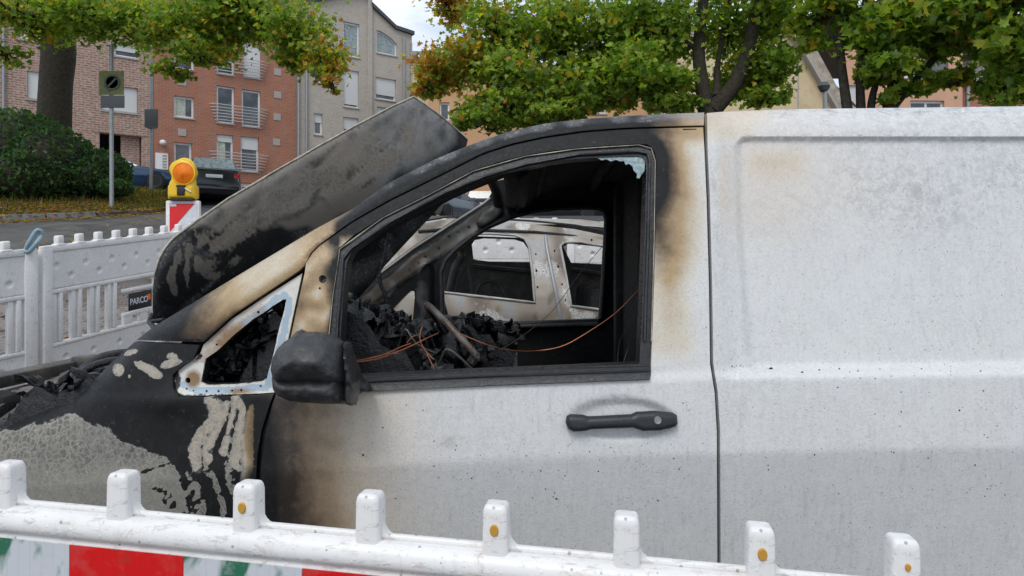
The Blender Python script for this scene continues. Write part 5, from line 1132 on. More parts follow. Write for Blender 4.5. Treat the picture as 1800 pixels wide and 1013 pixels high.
edge_tube('trim_edge', [(577, 600)]+resample([(p[0]+1, p[1]+1) for p in WOUT[27:]+WOUT[:18]][1:] if False else [(577, 600), (585, 520), (597, 438), (673, 383), (755, 342), (832, 301), (923, 275), (1014, 262), (1123, 255), (1145, 261), (1152, 284), (1150, 421), (1145, 600)], 12, False), .004, .0016, M['trim'])
edge_tube('inner_lip', resample([(590, 640), (594, 560), (603, 455), (617, 437), (690, 388), (780, 340), (850, 311), (923, 289), (1014, 272), (1120, 266), (1138, 270), (1142, 284), (1139, 420), (1133, 600)], 12, False), .004, .0045, M['rubber'])
sheet('sill_moulding', resample([(585, 672), (651, 664), (760, 659), (878, 654), (1000, 649), (1143, 645), (1143, 667), (878, 677), (651, 688), (590, 690)], 12), off(-.012), M['rubber'], VAN, step=(12, 5), thick=.02)
edge_tube('sill_lip', resample([(600, 674), (651, 671), (878, 661), (1142, 652)], 14, False), -.013, .003, M['handle'])
bmw = bmesh.new(); random.seed(3)
for k in range(150):     # burnt crumbs along the bottom channel and glass stubs up the rear channel
    if k < 95: x = random.uniform(640, 1125); y = float(np.interp(x, [640, 1125], [662, 641])); s = random.uniform(.002, .006)
    else: y = random.uniform(280, 640); x = float(np.interp(y, [280, 640], [1135, 1124]))-random.uniform(0, 3); s = random.uniform(.0015, .0035)
    d = float(depth([x], [y])[0])+.016; box(bmw, w(x, y, d), (s*1.5, s, s), Matrix.Rotation(random.uniform(0, 3), 3, 'Y'))
from_bm('channel_crumbs', bmw, M['char'], VAN, kind='stuff')
gpts = [(1046, 276), (1134, 276), (1133, 300), (1127, 308), (1124, 314), (1119, 313), (1120, 306), (1114, 300), (1112, 293), (1106, 288), (1100, 290), (1097, 283), (1090, 284), (1083, 281), (1074, 284), (1066, 280), (1058, 282)]
shard_mat = simple('crazed_safety_glass', (.25, .34, .35), .25, bump=.6, bsc=200, bd=.002, var=.4, sc=90)
sheet('glass_shard', gpts, off(.014), shard_mat, VAN, step=6, thick=.004)
# door handle
pillow('door_handle', [(996, 731), (1003, 728), (1024, 729), (1034, 732), (1110, 728), (1118, 724), (1150, 722), (1182, 725), (1190, 730), (1191, 745), (1186, 751), (1160, 757), (1130, 758), (1118, 754), (1112, 752), (1040, 755), (1028, 758), (1008, 759), (998, 754), (994, 742)], lambda x, y: depth(x*0+900, y)-.014+0*x, .016, .010, M['handle'], door, R=9, step=4)
bm = bmesh.new(); c = w(1156, 739, float(depth([900], [739])[0])-.031); lathe(bm, [(.0001, .003), (.006, .003), (.0065, .0042), (.0095, .0042), (.0105, .0), (.0105, -.01)], Matrix.Translation(c) @ Matrix.Rotation(math.pi/2, 4, 'X'), 20); box(bm, c+Vector((0, -.003, 0)), (.0018, .002, .009)); from_bm('lock_cylinder', bm, M['chrome'], door, 40)
edge_tube('handle_joint', [(1141, 722), (1141, 757)], -.034+.02, .0007, M['dark'], door)
edge_tube('door_gasket', resample(drear, 14, False)[1:-1], .034, .008, M['rubber']); edge_tube('door_gasket', resample(dfront, 14, False)[:-1], .036, .010, M['rubber']); edge_tube('door_gasket', dtop, .036, .009, M['rubber'])
# ---- mirror, melted
M['mirror'] = mat_char('melted_mirror_shell', (.018, .018, .019), (.05, .05, .051), .38, 24, .7, ash=.25, ashc=(.12, .12, .12), bd=.006)
ym = 1.80
pillow('mirror_shell', [(485, 664), (481, 645), (484, 626), (492, 610), (503, 599), (516, 591), (523, 582), (530, 579), (538, 583), (556, 583), (575, 586), (592, 592), (604, 601), (611, 616), (614, 636), (615, 655), (613, 670), (598, 674), (560, 672), (520, 674), (495, 672)], ym, .115, .06, M['mirror'], VAN, R=64, step=4, rough=.006)
pillow('mirror_lower_shell', [(482, 656), (495, 650), (540, 650), (580, 650), (614, 650), (616, 700), (612, 709), (580, 709), (545, 708), (515, 704), (492, 694), (484, 680)], ym+.01, .085, .05, M['mirror'], VAN, R=40, step=4, rough=.010)
pillow('mirror_rim', [(607, 600), (614, 603), (620, 625), (630, 650), (634, 668), (630, 690), (626, 712), (612, 708), (610, 680), (609, 640)], ym, .068, .06, M['rubber'], VAN, R=12, step=4, rough=.01)
pillow('mirror_arm', [(612, 650), (628, 655), (640, 672), (655, 684), (640, 688), (622, 700), (605, 700), (585, 690), (585, 655)], 1.89, .03, .07, M['rubber'], VAN, R=14, step=4, rough=.01)
# ---- bonnet, standing open
HO = [(270, 566), (268, 540), (268, 512), (272, 480), (279, 455), (289, 437), (302, 421), (322, 405), (345, 388), (400, 350), (480, 303), (560, 257), (640, 213), (690, 187), (727, 170), (745, 182), (780, 208), (822, 245), (812, 285), (800, 315), (785, 349), (755, 382), (730, 408), (700, 440), (673, 470), (650, 500), (625, 530), (604, 552), (560, 540), (480, 520), (400, 538), (330, 560), (285, 572)]
def hood_depth(x, y):
    t = x-270; D = 2.38+.0017*t; fold = (y-np.interp(x, [270, 450, 640, 820], [560, 462, 372, 250])); D = D-.10*np.exp(-(np.clip(fold, -200, 0)/60)**2)*0
    e = dist_loop(np.stack([x, y], 1), HO)
    D = D+.02*np.exp(-e/7)
    D = D-.035*ss(-(fold), -30, 60)+.12*ss(fold, 0, 90)
    D = D+.006*np.sin((x*.7-y*.7)*.02)-.02*np.exp(-((x-745-.35*(y-190))/12)**2)*(x > 650)*ss(y, 160, 200)
    return D
def paint_hood(x, y):
    w1 = nz(x, y, .015, 2)*26; w2 = nz(x, y, .022, 6)*16; X = x+w1; Y = y+w2; P = np.stack([X, Y], 1)
    fold = np.interp(X, [270, 450, 640, 820], [530, 452, 352, 215]); R = .9*ss(Y-fold, -14, 30)
    R = mxx(R, 1-ss(X, 306, 330), .62*np.exp(-((Y-np.interp(X, [345, 727], [402, 186]))/13)**2)*(X > 330)*(nz(x, y, .04, 4)*.7+.6), .7*blob(X, Y, 705, 225, 30, 14, -50), .6*blob(X, Y, 745, 196, 8, 26, 15), .6*blob(X, Y, 770, 235, 14, 20, 30), .85*ss(X, 780, 815), 1.0*(x > 600)*(y > 405))
    R = mxx(R, 1.0*(ss(Y-np.interp(X, [600, 822], [402, 330]), -8, 8)))
    B = mxx((.62+.5*nz(x, y, .03, 77))*poly_soft(X, Y, [(325, 425), (345, 405), (500, 305), (640, 228), (740, 205), (730, 280), (640, 330), (560, 365), (470, 410), (440, 455), (355, 505), (338, 500), (325, 470)], 26), .85*(1-ss(dist_line(P, [(308, 443), (303, 480), (304, 512)]), 4, 9)), .8*(1-ss(dist_line(P, [(329, 435), (327, 470), (333, 505)]), 3, 7)), .75*(1-ss(dist_line(P, [(320, 428), (345, 408)]), 2, 5)))
    B = B*(1-.9*(1-ss(dist_line(np.stack([x, y], 1), [(342, 420), (338, 470), (345, 500)]), 1, 4)))*(1-.8*(1-ss(dist_line(np.stack([x, y], 1), [(470, 330), (455, 380), (458, 430)]), 1, 4)))
    G = .28+.3*poly_soft(X, Y, [(330, 420), (450, 360), (480, 420), (350, 510)], 30)
    S = .9*np.clip(nz(x, y, .013, 19)+.5, 0, 1); R = mxx(R, .55*np.clip(nz(X, Y, .03, 41)*1.4+nz(x, y, .09, 42)*.7-.15, 0, 1), .6*(1-ss(dist_line(P, [(480, 400), (560, 352), (600, 318), (640, 268)]), 2, 12)))
    # pale run marks near the tip
    run = nz(X*1.0+Y*.38, Y*.09, .11, 30)+.5*nz(X*1.0+Y*.38, Y*.09, .3, 31)
    u_ = x*.76-y*.65; v_ = x*.65+y*.76; stk = nz(u_*.10, v_, .07, 70)+.7*nz(u_*.16, v_, .17, 71); R = np.maximum(R, .62*np.clip(stk*1.5, 0, 1)); S = np.maximum(S, .8*np.clip(-stk*1.6, 0, 1)); B = B*(1-.6*np.clip(stk*1.4, 0, 1))
    tipz = ss(X, 620, 690)*(1-ss(X, 790, 815)); R = R*(1-.0*tipz); S = mxx(S, tipz*np.clip(run+.3, 0, 1)); G = G*(1-.7*tipz)
    R = np.maximum(R, tipz*np.clip(run-.12, 0, 1)*1.3)
    return np.stack([R, G, B, S], 1)
sheet('bonnet', resample(HO, 9), hood_depth, M['hood'], VAN, step=7, thick=.022, paint=paint_hood)
hl = HO[3:18]; a = np.array(resample(hl, 10, False)); tubes('bonnet_edge', [([w(x, y, float(d)) for (x, y), d in zip(a, hood_depth(a[:, 0], a[:, 1])-.004)], .004)], M['trim'], VAN, 6)
tubes('bonnet_hinge', [([w(268, 552, 2.4), w(262, 566, 2.38), w(272, 578, 2.3)], .008), ([w(262, 566, 2.38), w(288, 562, 2.34)], .007)], M['char'], VAN)
# ---- shell behind the skins
XW0, XR = -.06, 3.15
def zroof(y, x=1.0): return float(np.interp(x, [-.06, .1, .35, .6, 3], [1.895, 1.925, 1.955, 1.97, 1.98]))+(.045*math.sin(math.pi*(y-2.2)/1.42) if 2.2 < y < 3.62 else 0)
rv, rf = [], []; ny = 12
for i, x in enumerate(np.linspace(XW0+.08, XR, 30)):
    for j in range(ny+1): y = 2.195+j*(3.63-2.195)/ny; rv.append((x, y, zroof(y, x)-.010+(.012 if (i % 4 == 1) else 0)*0-.05*max(0, (XW0+.45-x)/.25)**2))
rf = [[i*(ny+1)+j, (i+1)*(ny+1)+j, (i+1)*(ny+1)+j+1, i*(ny+1)+j+1] for i in range(29) for j in range(ny)]
bm = bmesh.new(); vs = [bm.verts.new(p) for p in rv]
for q in rf: bm.faces.new([vs[i] for i in q])
bmesh.ops.solidify(bm, geom=bm.faces[:], thickness=.02); from_bm('roof', bm, M['char_rough'], VAN, 50)
for xb in (.12, .40, .8, 1.4, 2.0, 2.6):
    bm = bmesh.new(); tube(bm, [(xb, y, zroof(y, xb)-.045) for y in np.linspace(2.22, 3.58, 8)], .028, 8); from_bm('roof_bow', bm, M['char_rough'], VAN, 60)
bm = bmesh.new(); box(bm, (XW0+.08, 2.90, 1.85), (.10, 1.40, .06), bev=.02); from_bm('windscreen_header', bm, M['char_rough'], VAN, 50)
bm = bmesh.new(); box(bm, (.53, 2.87, 1.05), (.04, 1.50, 1.76)); box(bm, (.50, 3.3, 1.1), (.05, .06, 1.6), bev=.01); box(bm, (.50, 2.7, 1.1), (.05, .06, 1.6), bev=.01); from_bm('bulkhead', bm, M['char_rough'], VAN, 40)
bm = bmesh.new(); box(bm, (.9, 2.87, .33), (4.4, 1.5, .06)); from_bm('cab_floor', bm, M['char_rough'], VAN)
bm = bmesh.new(); box(bm, (.46, 2.135, 1.2), (.10, .06, 1.4), bev=.015); from_bm('door_post', bm, M['char_rough'], VAN, 40)
bm = bmesh.new(); box(bm, (-.12, 2.10, .75), (1.14, .05, .72), bev=.01); from_bm('door_lining', bm, M['char_rough'], VAN, 40)
# far side: one pressed wall with door window, quarter window and A pillar
YF = 3.62
FW = [(777, 520), (776, 478), (784, 458), (800, 440), (830, 416), (860, 398), (900, 381), (940, 371), (985, 366), (1030, 365), (1052, 366), (1062, 372), (1066, 386), (1064, 430), (1060, 500), (1056, 555), (1050, 563), (990, 566), (900, 569), (822, 571), (790, 566)]
FQ = [(684, 556), (690, 543), (712, 520), (722, 511), (728, 512), (729, 522), (726, 560), (720, 590), (690, 596), (682, 580)]
FO = [(520, 612), (600, 528), (673, 473), (728, 432), (800, 386), (856, 352), (866, 336), (874, 318), (930, 308), (1300, 300), (1700, 298), (2020, 298), (2020, 880), (430, 880), (440, 640)]
def fdep(x, y):
    D = np.full(x.shape, YF)-.05*np.clip((540-y)/200, 0, 1.2)
    P = np.stack([x, y], 1); D = D-.03*np.exp(-(dist_loop(P, FW)/9)**2)
    d = dist_line(P, [(560, 596), (680, 498), (760, 443), (866, 370)]); D = D-.012*(1-ss(d, 12, 15))
    d = dist_line(P, [(748, 470), (752, 640)]); D = D-.03*(1-ss(d, 5, 18)); return D
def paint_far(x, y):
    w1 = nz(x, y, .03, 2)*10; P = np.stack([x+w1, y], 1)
    lit = 1-ss(dist_line(P, [(640, 536), (700, 488), (760, 445), (862, 373)]), 9, 17); R = 1-.95*lit-.35*(1-ss(dist_line(P, [(742, 500), (744, 600)]), 4, 14)); R = R+.2*nz(x, y, .05, 6)  # lit stretch of the pillar, painted lighter by thinning the soot mask
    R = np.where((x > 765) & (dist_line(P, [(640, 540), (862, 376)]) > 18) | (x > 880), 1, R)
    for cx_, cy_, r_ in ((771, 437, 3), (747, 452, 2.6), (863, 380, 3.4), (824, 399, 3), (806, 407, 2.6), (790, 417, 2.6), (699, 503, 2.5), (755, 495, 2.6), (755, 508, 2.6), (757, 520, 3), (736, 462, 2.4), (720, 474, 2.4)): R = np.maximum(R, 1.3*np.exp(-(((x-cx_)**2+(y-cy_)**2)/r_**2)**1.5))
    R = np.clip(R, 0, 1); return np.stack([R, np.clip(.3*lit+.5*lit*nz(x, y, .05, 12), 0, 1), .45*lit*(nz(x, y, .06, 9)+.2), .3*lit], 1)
fh = [[(cx+r*math.cos(a), cy+r*math.sin(a)) for a in np.linspace(0, 2*math.pi, 8)[:-1]] for cx, cy, r in ((771, 437, 2.6), (747, 452, 2.2), (866, 379, 3), (824, 397, 2.5), (808, 404, 2.2), (699, 503, 2), (703, 508, 1.6), (755, 495, 2.4), (755, 508, 2), (757, 520, 2.5), (668, 517, 2), (694, 486, 1.6), (790, 414, 1.8))]
fh = [h for h in fh if not inside(np.array(h), FW).any()]
M['far'] = mat_scorched('sooted_inner_panel', base=(.17, .165, .15), tan=((.12, .11, .09), (.12, .09, .06), (.07, .05, .03), (.03, .02, .015)), crustc=((.13, .12, .10), (.24, .22, .18)))
sheet('far_side_panel', resample(FO, 20), fdep, M['far'], VAN, holes=[resample(FW, 7), resample(FQ, 5)], step=4, thick=.05, paint=paint_far)
tubes('pillar_lit_edge', [([w(x, y, YF-.075) for x, y in [(600, 532), (673, 477), (728, 436), (800, 390), (850, 358), (862, 348)]], .006)], M['ash'], VAN, 6)  # pale strip painted as the lit upper edge of the pillar
tubes('far_window_seal', [([w(x, y, YF-.05) for x, y in resample([(778, 560)]+FW[:16]+[(1056, 560)], 8, False)], .013)], M['rubber'], VAN, 8)
tubes('far_sill_highlight', [([w(800, 577, YF-.06), w(900, 574, YF-.06), w(1050, 569, YF-.06)], .011)], M['sootmetal'], VAN); tubes('far_sill_seal', [([w(790, 567, YF-.05), w(900, 570, YF-.05), w(1052, 565, YF-.05)], .016)], M['rubber'], VAN)  # first tube: lighter line standing in for the highlight on the sill
tubes('header_rail', [(catmull([w(876, 360, YF-.06), w(872, 335, 3.45), w(860, 308, 3.1), w(850, 290, 2.7), w(840, 285, 2.3)], 4), .026)], M['char_rough'], VAN)
pillow('pillar_bracket', [(836, 390), (850, 372), (868, 360), (882, 362), (884, 374), (872, 388), (852, 400), (840, 402)], YF-.06, .02, .02, M['sootmetal'], VAN, R=8, step=4, rough=.01)
# near A pillar inner cover and scuttle
bm = bmesh.new(); tube(bm, [w(330, 612, 2.2), w(470, 520, 2.15), w(600, 440, 2.14), w(700, 380, 2.14), w(800, 330, 2.14), w(900, 290, 2.15), w(1000, 262, 2.15)], .028, 8); from_bm('pillar_lining', bm, M['char_rough'], VAN, 60)
bm = bmesh.new(); box(bm, (-.98, 2.87, .62), (.10, 1.46, .66), bev=.02); from_bm('bulkhead_front', bm, M['char_rough'], VAN, 40)
# ---- charred heap of the dashboard
def debris(name, boxes, n, smin, smax, seed, mat, parent=VAN, kind='stuff', base=True):
    random.seed(seed); bm = bmesh.new()
    for (x0, x1, y0, y1, z0, z1, top) in boxes:
        if base:
            nxx, nyy = 26, 16; vv = []
            for i in range(nxx+1):
                for j in range(nyy+1):
                    x = x0+(x1-x0)*i/nxx; y = y0+(y1-y0)*j/nyy; h = top(x, y)-.05+.10*noise.noise(Vector((x*9, y*9, seed)))+.03*noise.noise(Vector((x*25, y*25, seed+3)))+.014*noise.noise(Vector((x*60, y*60, seed+5))); vv.append(bm.verts.new((x, y, h)))
            for i in range(nxx):
                for j in range(nyy): bm.faces.new((vv[i*(nyy+1)+j], vv[(i+1)*(nyy+1)+j], vv[(i+1)*(nyy+1)+j+1], vv[i*(nyy+1)+j+1]))
            for i in range(nxx):    # skirt towards the camera
                a, b = vv[i*(nyy+1)], vv[(i+1)*(nyy+1)]; c = bm.verts.new((b.co.x, b.co.y-.02, z0)); d = bm.verts.new((a.co.x, a.co.y-.02, z0)); bm.faces.new((a, d, c, b))
        for k in range(n//4):     # crumpled folds of melted lining
            x = random.uniform(x0, x1); y = random.uniform(y0, y1); z = top(x, y)-random.uniform(.0, .05); s = random.uniform(.03, .075); q0 = random.uniform(0, 99); ca, sa_ = math.cos(q0), math.sin(q0); gr = []
            sl = random.uniform(-.8, .8); sl2 = random.uniform(-.9, .3)
            for i in range(9):
                for j in range(9):
                    u, v_ = (i/8-.5)*2, (j/8-.5)*2; rr0 = 1+.35*noise.noise(Vector((math.atan2(v_, u)*1.3, q0, 0))); u *= s*rr0; v_ *= s*.65*rr0
                    h = .5*s*noise.noise(Vector((u*16, v_*30, q0)))+.28*s*noise.noise(Vector((u*45, v_*60, q0))); gr.append(bm.verts.new((x+u*ca-v_*sa_, y+u*sa_+v_*ca, z+h+sl*u*.5+sl2*v_*.7)))
            for i in range(8):
                for j in range(8): bm.faces.new((gr[i*9+j], gr[(i+1)*9+j], gr[(i+1)*9+j+1], gr[i*9+j+1]))
        for k in range(n):
            x = random.uniform(x0, x1); y = random.uniform(y0, y1); z = top(x, y)+random.uniform(-.03, .02); s = random.uniform(smin, smax); m = random.choice((4, 5, 6))
            R_ = Matrix.Rotation(random.uniform(0, 6.3), 3, 'Z') @ Matrix.Rotation(random.uniform(-.9, .9), 3, 'X') @ Matrix.Rotation(random.uniform(-.7, .7), 3, 'Y')
            ring = [Vector((math.cos(2*math.pi*q/m+random.uniform(-.3, .3))*s*random.uniform(.6, 1.3), math.sin(2*math.pi*q/m)*s*random.uniform(.3, .8), random.uniform(-.2, .2)*s)) for q in range(m)]
            t_ = random.uniform(.003, .012); up_ = [bm.verts.new(R_ @ p+Vector((x, y, z+t_))) for p in ring]; dn_ = [bm.verts.new(R_ @ p+Vector((x, y, z-t_))) for p in ring]; c = bm.verts.new(R_ @ Vector((0, 0, s*.28))+Vector((x, y, z+t_)))
            for q in range(m): bm.faces.new((up_[q], up_[(q+1) % m], c)); bm.faces.new((up_[q], dn_[q], dn_[(q+1) % m], up_[(q+1) % m]))
            bm.faces.new(dn_[::-1])
    return from_bm(name, bm, mat, parent, 55, kind, normals=False)
M['slag'] = mat_char('charred_heap', (.003, .003, .0035), (.011, .011, .012), .24, 24, .7, ash=.04, ashc=(.08, .075, .07), bd=.006)
def dash_top(x, y):
    b = 1.365+.03*math.exp(-((x+.50)/.10)**2)-.08*ss1(x, -.34, -.16)-.12*(y-2.35)-.02*ss1(x, -.5, -.4); return b-.09*ss1(x, -.33, -.27)*(1-ss1(x, -.15, -.08))-.06*max(0, 2.3-y)*3
def ss1(x, a, b): t = min(1, max(0, (x-a)/(b-a))); return t*t*(3-2*t)
debris('dashboard_remains', [(-1.0, -.08, 2.16, 3.2, 1.0, 1.4, dash_top)], 620, .006, .022, 5, M['slag'])
debris('column_remains', [(-.36, .02, 2.62, 3.1, 1.0, 1.3, lambda x, y: 1.33-.25*abs(x+.17)-.08*(y-2.62))], 160, .01, .035, 15, M['slag'])
def qtop(x, y): return 1.22+.22*ss1(x, -.86, -.62)+.0*y
debris('scuttle_remains', [(-.98, -.62, 2.08, 2.5, 1.05, 1.3, qtop)], 260, .010, .04, 8, M['slag'])
def etop(x, y): return .99+.17*ss1(x, -1.66, -1.46)+.02*math.sin(y*7)
debris('engine_bay_remains', [(-1.85, -1.02, 2.14, 3.3, .9, 1.2, etop)], 380, .012, .05, 11, M['engine'])
bm = bmesh.new(); box(bm, (-2.05, 2.9, 1.07), (.10, 1.3, .05), bev=.01); box(bm, (-1.78, 3.3, 1.09), (.5, .07, .05), bev=.01); from_bm('radiator_frame', bm, M['sootmetal'], VAN, 40)
tubes('engine_hoses', [(catmull([(-1.55, 2.5, 1.12), (-1.50, 2.6, 1.19), (-1.4, 2.7, 1.19), (-1.35, 2.9, 1.1)], 5), .018), (catmull([(-1.6, 2.4, 1.02), (-1.52, 2.5, 1.15), (-1.42, 2.6, 1.18), (-1.32, 2.6, 1.1)], 5), .014), (catmull([(-1.75, 2.6, 1.0), (-1.6, 2.8, 1.12), (-1.5, 2.9, 1.1)], 5), .012)], M['engine'], VAN, 8)
# instrument hood and column hump beside the wheel
pillow('instrument_hood', [(706, 598), (720, 580), (742, 566), (765, 556), (785, 553), (810, 560), (826, 575), (832, 600), (845, 625), (850, 648), (835, 655), (760, 655), (715, 640)], 2.75, .09, .12, M['slag'], VAN, R=30, step=6, rough=.05)
pillow('steering_column', [(690, 612), (712, 598), (738, 600), (760, 640), (770, 662), (700, 664), (680, 640)], 2.35, .06, .06, M['slag'], VAN, R=22, step=5, rough=.04)
# steering wheel, nearly edge-on: ring of bare core with a charred boss
ctr = w(813, 606, 2.46); ax = Vector((.80, .175, .60)).normalized(); up_ = (Vector((-.6, 0, .8))-ax*ax.dot(Vector((-.52, 0, .85)))).normalized(); sd_ = ax.cross(up_)
ring = [ctr+(up_*math.cos(a)+sd_*math.sin(a))*.185 for a in np.linspace(0, 2*math.pi, 41)[:-1]]
bm = bmesh.new(); rr = tube(bm, ring+[ring[0]], .0115, 10, False); bmesh.ops.remove_doubles(bm, verts=bm.verts, dist=.001); sw = from_bm('steering_wheel', bm, mat_char('wheel_core', (.06, .035, .022), (.17, .13, .11), .3, 14, .3, ash=.4, ashc=(.34, .32, .31)), VAN, 60)
for a in (.3, 2.2, 3.9): tubes('spoke', [([ctr-ax*.03, ctr+(up_*math.cos(a)+sd_*math.sin(a))*.18], [.016, .009])], M['slag'], sw)
bm = bmesh.new(); r_ = bmesh.ops.create_icosphere(bm, subdivisions=3, radius=.07); bmesh.ops.translate(bm, vec=ctr-ax*.04, verts=r_['verts'])
for v in bm.verts: v.co += Vector((noise.noise(v.co*22), noise.noise(v.co*22+Vector((5, 0, 0))), noise.noise(v.co*22+Vector((0, 5, 0)))))*.02
from_bm('wheel_boss', bm, M['slag'], sw, 60)
pillow('seat_remains', [(800, 572), (812, 566), (826, 580), (838, 610), (850, 650), (830, 662), (815, 640), (802, 600)], 2.38, .02, .03, M['slag'], VAN, R=10, step=4, rough=.03)
# loose springs, strips and looms in the wreckage
random.seed(21)
for k in range(26):
    x = random.uniform(-.62, -.12); y = random.uniform(2.14, 2.5); z = 1.30-.10*ss1(x, -.34, -.2)+random.uniform(-.05, .03); a = random.uniform(0, 6.3); L_ = random.uniform(.03, .10)
    pts = [(x, y, z-.03), (x+L_*.4*math.cos(a), y+L_*.3*math.sin(a), z+random.uniform(0, .03)), (x+L_*math.cos(a), y+L_*.5*math.sin(a), z+random.uniform(-.02, .02)), (x+L_*1.4*math.cos(a+.6), y+L_*.5*math.sin(a+.6), z-.05)]
    tubes('loom', [(catmull(pts, 5), random.uniform(.0015, .005))], M['sootmetal'] if k % 5 == 0 else M['char'], VAN, 6)
for k in range(12):
    x = random.uniform(-.9, -.62); y = random.uniform(2.10, 2.3); z = 1.22+.2*ss1(x, -.86, -.62)+random.uniform(-.05, .0); a = random.uniform(0, 6.3); L_ = random.uniform(.04, .10)
    tubes('loom', [(catmull([(x, y, z-.02), (x+L_*.5*math.cos(a), y, z+.02), (x+L_*math.cos(a), y+.02, z), (x+L_*1.3*math.cos(a), y+.02, z-.04)], 5), random.uniform(.002, .006))], M['sootmetal'] if k % 4 == 0 else M['char'], VAN, 6)
# charred specks lying on the wet paint
random.seed(5); bm = bmesh.new()
sp_ = [(1270, 649, 4), (1355, 649, 3.5), (1000, 692, 3), (993, 713, 3), (1410, 655, 2.5), (1440, 651, 2), (1475, 649, 2), (978, 877, 2.2), (638, 800, 2.2)]+[(random.uniform(640, 1780), random.uniform(640, 880), random.uniform(.7, 1.7)) for _ in range(90)]+[(random.uniform(1280, 1780), random.gauss(655, 14), random.uniform(.8, 1.8)) for _ in range(14)]
for px_, py_, r_ in sp_:
    if 985 < px_ < 1200 and 690 < py_ < 780 or abs(px_-1262) < 9 or (px_ < 1150 and py_ < 692): continue
    d_ = float(depth([px_], [py_])[0])-.0006; r3 = r_/F*d_; c = w(px_, py_, d_); n_ = 6; vs_ = [bm.verts.new(c+Vector((math.cos(q*6.28/n_)*r3*random.uniform(.6, 1.3), 0, math.sin(q*6.28/n_)*r3*random.uniform(.6, 1.2)))) for q in range(n_)]; t_ = bm.verts.new(c+Vector((0, -.0012, 0)))
    for q in range(n_): bm.faces.new((vs_[q], vs_[(q+1) % n_], t_))
from_bm('soot_specks', bm, M['char'], VAN, None, 'stuff')
# wires
def wire(pts, r, mat): tubes('wire', [(catmull(pts, 8), r)], mat, VAN, 5)
wire([w(620, 637, 2.09), w(660, 632, 2.1), w(700, 618, 2.1), w(730, 605, 2.1), w(750, 595, 2.12), w(770, 586, 2.2)], .0018, M['copper'])
wire([w(622, 635, 2.1), w(668, 626, 2.1), w(705, 610, 2.1), w(722, 604, 2.1)], .0016, M['copper']); wire([w(640, 632, 2.12), w(680, 623, 2.1), w(701, 621, 2.1)], .0014, M['copper'])
wire([w(742, 574, 2.14), w(738, 590, 2.12), w(742, 608, 2.11), w(755, 625, 2.1), w(763, 632, 2.1)], .0017, M['copper']); wire([w(750, 622, 2.1), w(760, 642, 2.09), w(765, 655, 2.09)], .0015, M['copper']); wire([w(715, 603, 2.1), w(725, 592, 2.1), w(738, 589, 2.12)], .0014, M['copper'])
wire([w(805, 585, 2.3), w(850, 604, 2.25), w(890, 615, 2.3), w(940, 617, 2.4), w(990, 608, 2.4), w(1040, 580, 2.4), w(1080, 552, 2.38), w(1108, 525, 2.35), w(1128, 503, 2.3)], .0017, M['copper'])
wire([w(845, 626, 2.35), w(880, 614, 2.4), w(925, 586, 2.45), w(972, 545, 2.5), w(1020, 480, 2.5), w(1060, 432, 2.5)], .0012, M['wire'])
wire([w(1085, 640, 2.4), w(1090, 600, 2.4), w(1110, 560, 2.35), w(1124, 530, 2.3)], .001, M['wire']); wire([w(1095, 640, 2.4), w(1108, 600, 2.4), w(1124, 560, 2.3)], .001, M['wire'])
tubes('hanging_cable', [(catmull([w(683, 400, 2.3), w(680, 430, 2.32), w(674, 455, 2.33), w(668, 480, 2.33), w(669, 500, 2.33), w(676, 515, 2.33), w(679, 531, 2.33)], 6), [.0035]*19+[.0065]*18)], M['char'], VAN, 6)
pillow('bolt_bracket', [(604, 516), (612, 513), (620, 516), (622, 524), (614, 530), (605, 528)], 2.35, .012, .012, M['sootmetal'], VAN, R=5, step=3)
# ---- wheels, hidden low by the barrier but there
for (px, side_) in ((150, 0), (2080, 0)):
    for yy in (2.07, 3.45):
        c = Vector((w(px, 1230, 1.95).x, yy, .335)); bm = bmesh.new(); Mx = Matrix.Translation(c) @ Matrix.Rotation(math.pi/2, 4, 'X'); lathe(bm, [(.20, -.10), (.30, -.11), (.325, -.09), (.325, .09), (.30, .11), (.20, .10)], Mx, 28); wh = from_bm('wheel', bm, M['tyre'], VAN, 40)
        bm = bmesh.new(); lathe(bm, [(.001, .06), (.07, .07), (.17, .05), (.205, .10), (.205, -.06), (.001, -.06)], Mx, 28); from_bm('rim', bm, M['sootmetal'], wh, 40)

# ================================================================== burnt car beyond the van
BC = thing('burnt_car', 'ash-grey burnt-out car shell without glass, parked just beyond the van', 'car', (.3, 5.2, .55))
def cdep(x, y): return 4.75+.30*np.clip((520-y)/160, 0, 1)-.02*np.sin(np.clip((y-520)/70, 0, 1)*math.pi)+.0*x
def cpaint(x, y):
    X = x+nz(x, y, .02, 3)*30; Y = y+nz(x, y, .03, 4)*20; G = np.clip(.30+1.1*nz(X, Y, .022, 50), 0, .95); B = np.clip(.30+1.3*nz(X, Y, .018, 51), 0, .9); R = np.clip(nz(X, Y, .035, 52)*1.6-.55, 0, .7)+.5*np.exp(-((y-420)/5)**2)*0; G = np.maximum(G, .8*blob(x, y, 940, 560, 10, 14)+.6*blob(x, y, 875, 545, 9, 10)); return np.stack([R, G, B, .5+0*x], 1)
BO = [(470, 760), (470, 600), (520, 545), (600, 505), (650, 470), (700, 428), (735, 403), (790, 398), (860, 401), (940, 405), (1010, 411), (1063, 422), (1130, 444), (1220, 486), (1300, 530), (1420, 560), (1440, 640), (1430, 760)]
BW1 = [(690, 506), (712, 470), (748, 424), (790, 413), (860, 411), (905, 414), (922, 420), (930, 434), (936, 480), (940, 532), (860, 523), (780, 514)]
BW2 = [(985, 433), (992, 427), (1020, 426), (1075, 436), (1130, 462), (1165, 500), (1170, 556), (1080, 548), (1004, 538), (996, 490)]
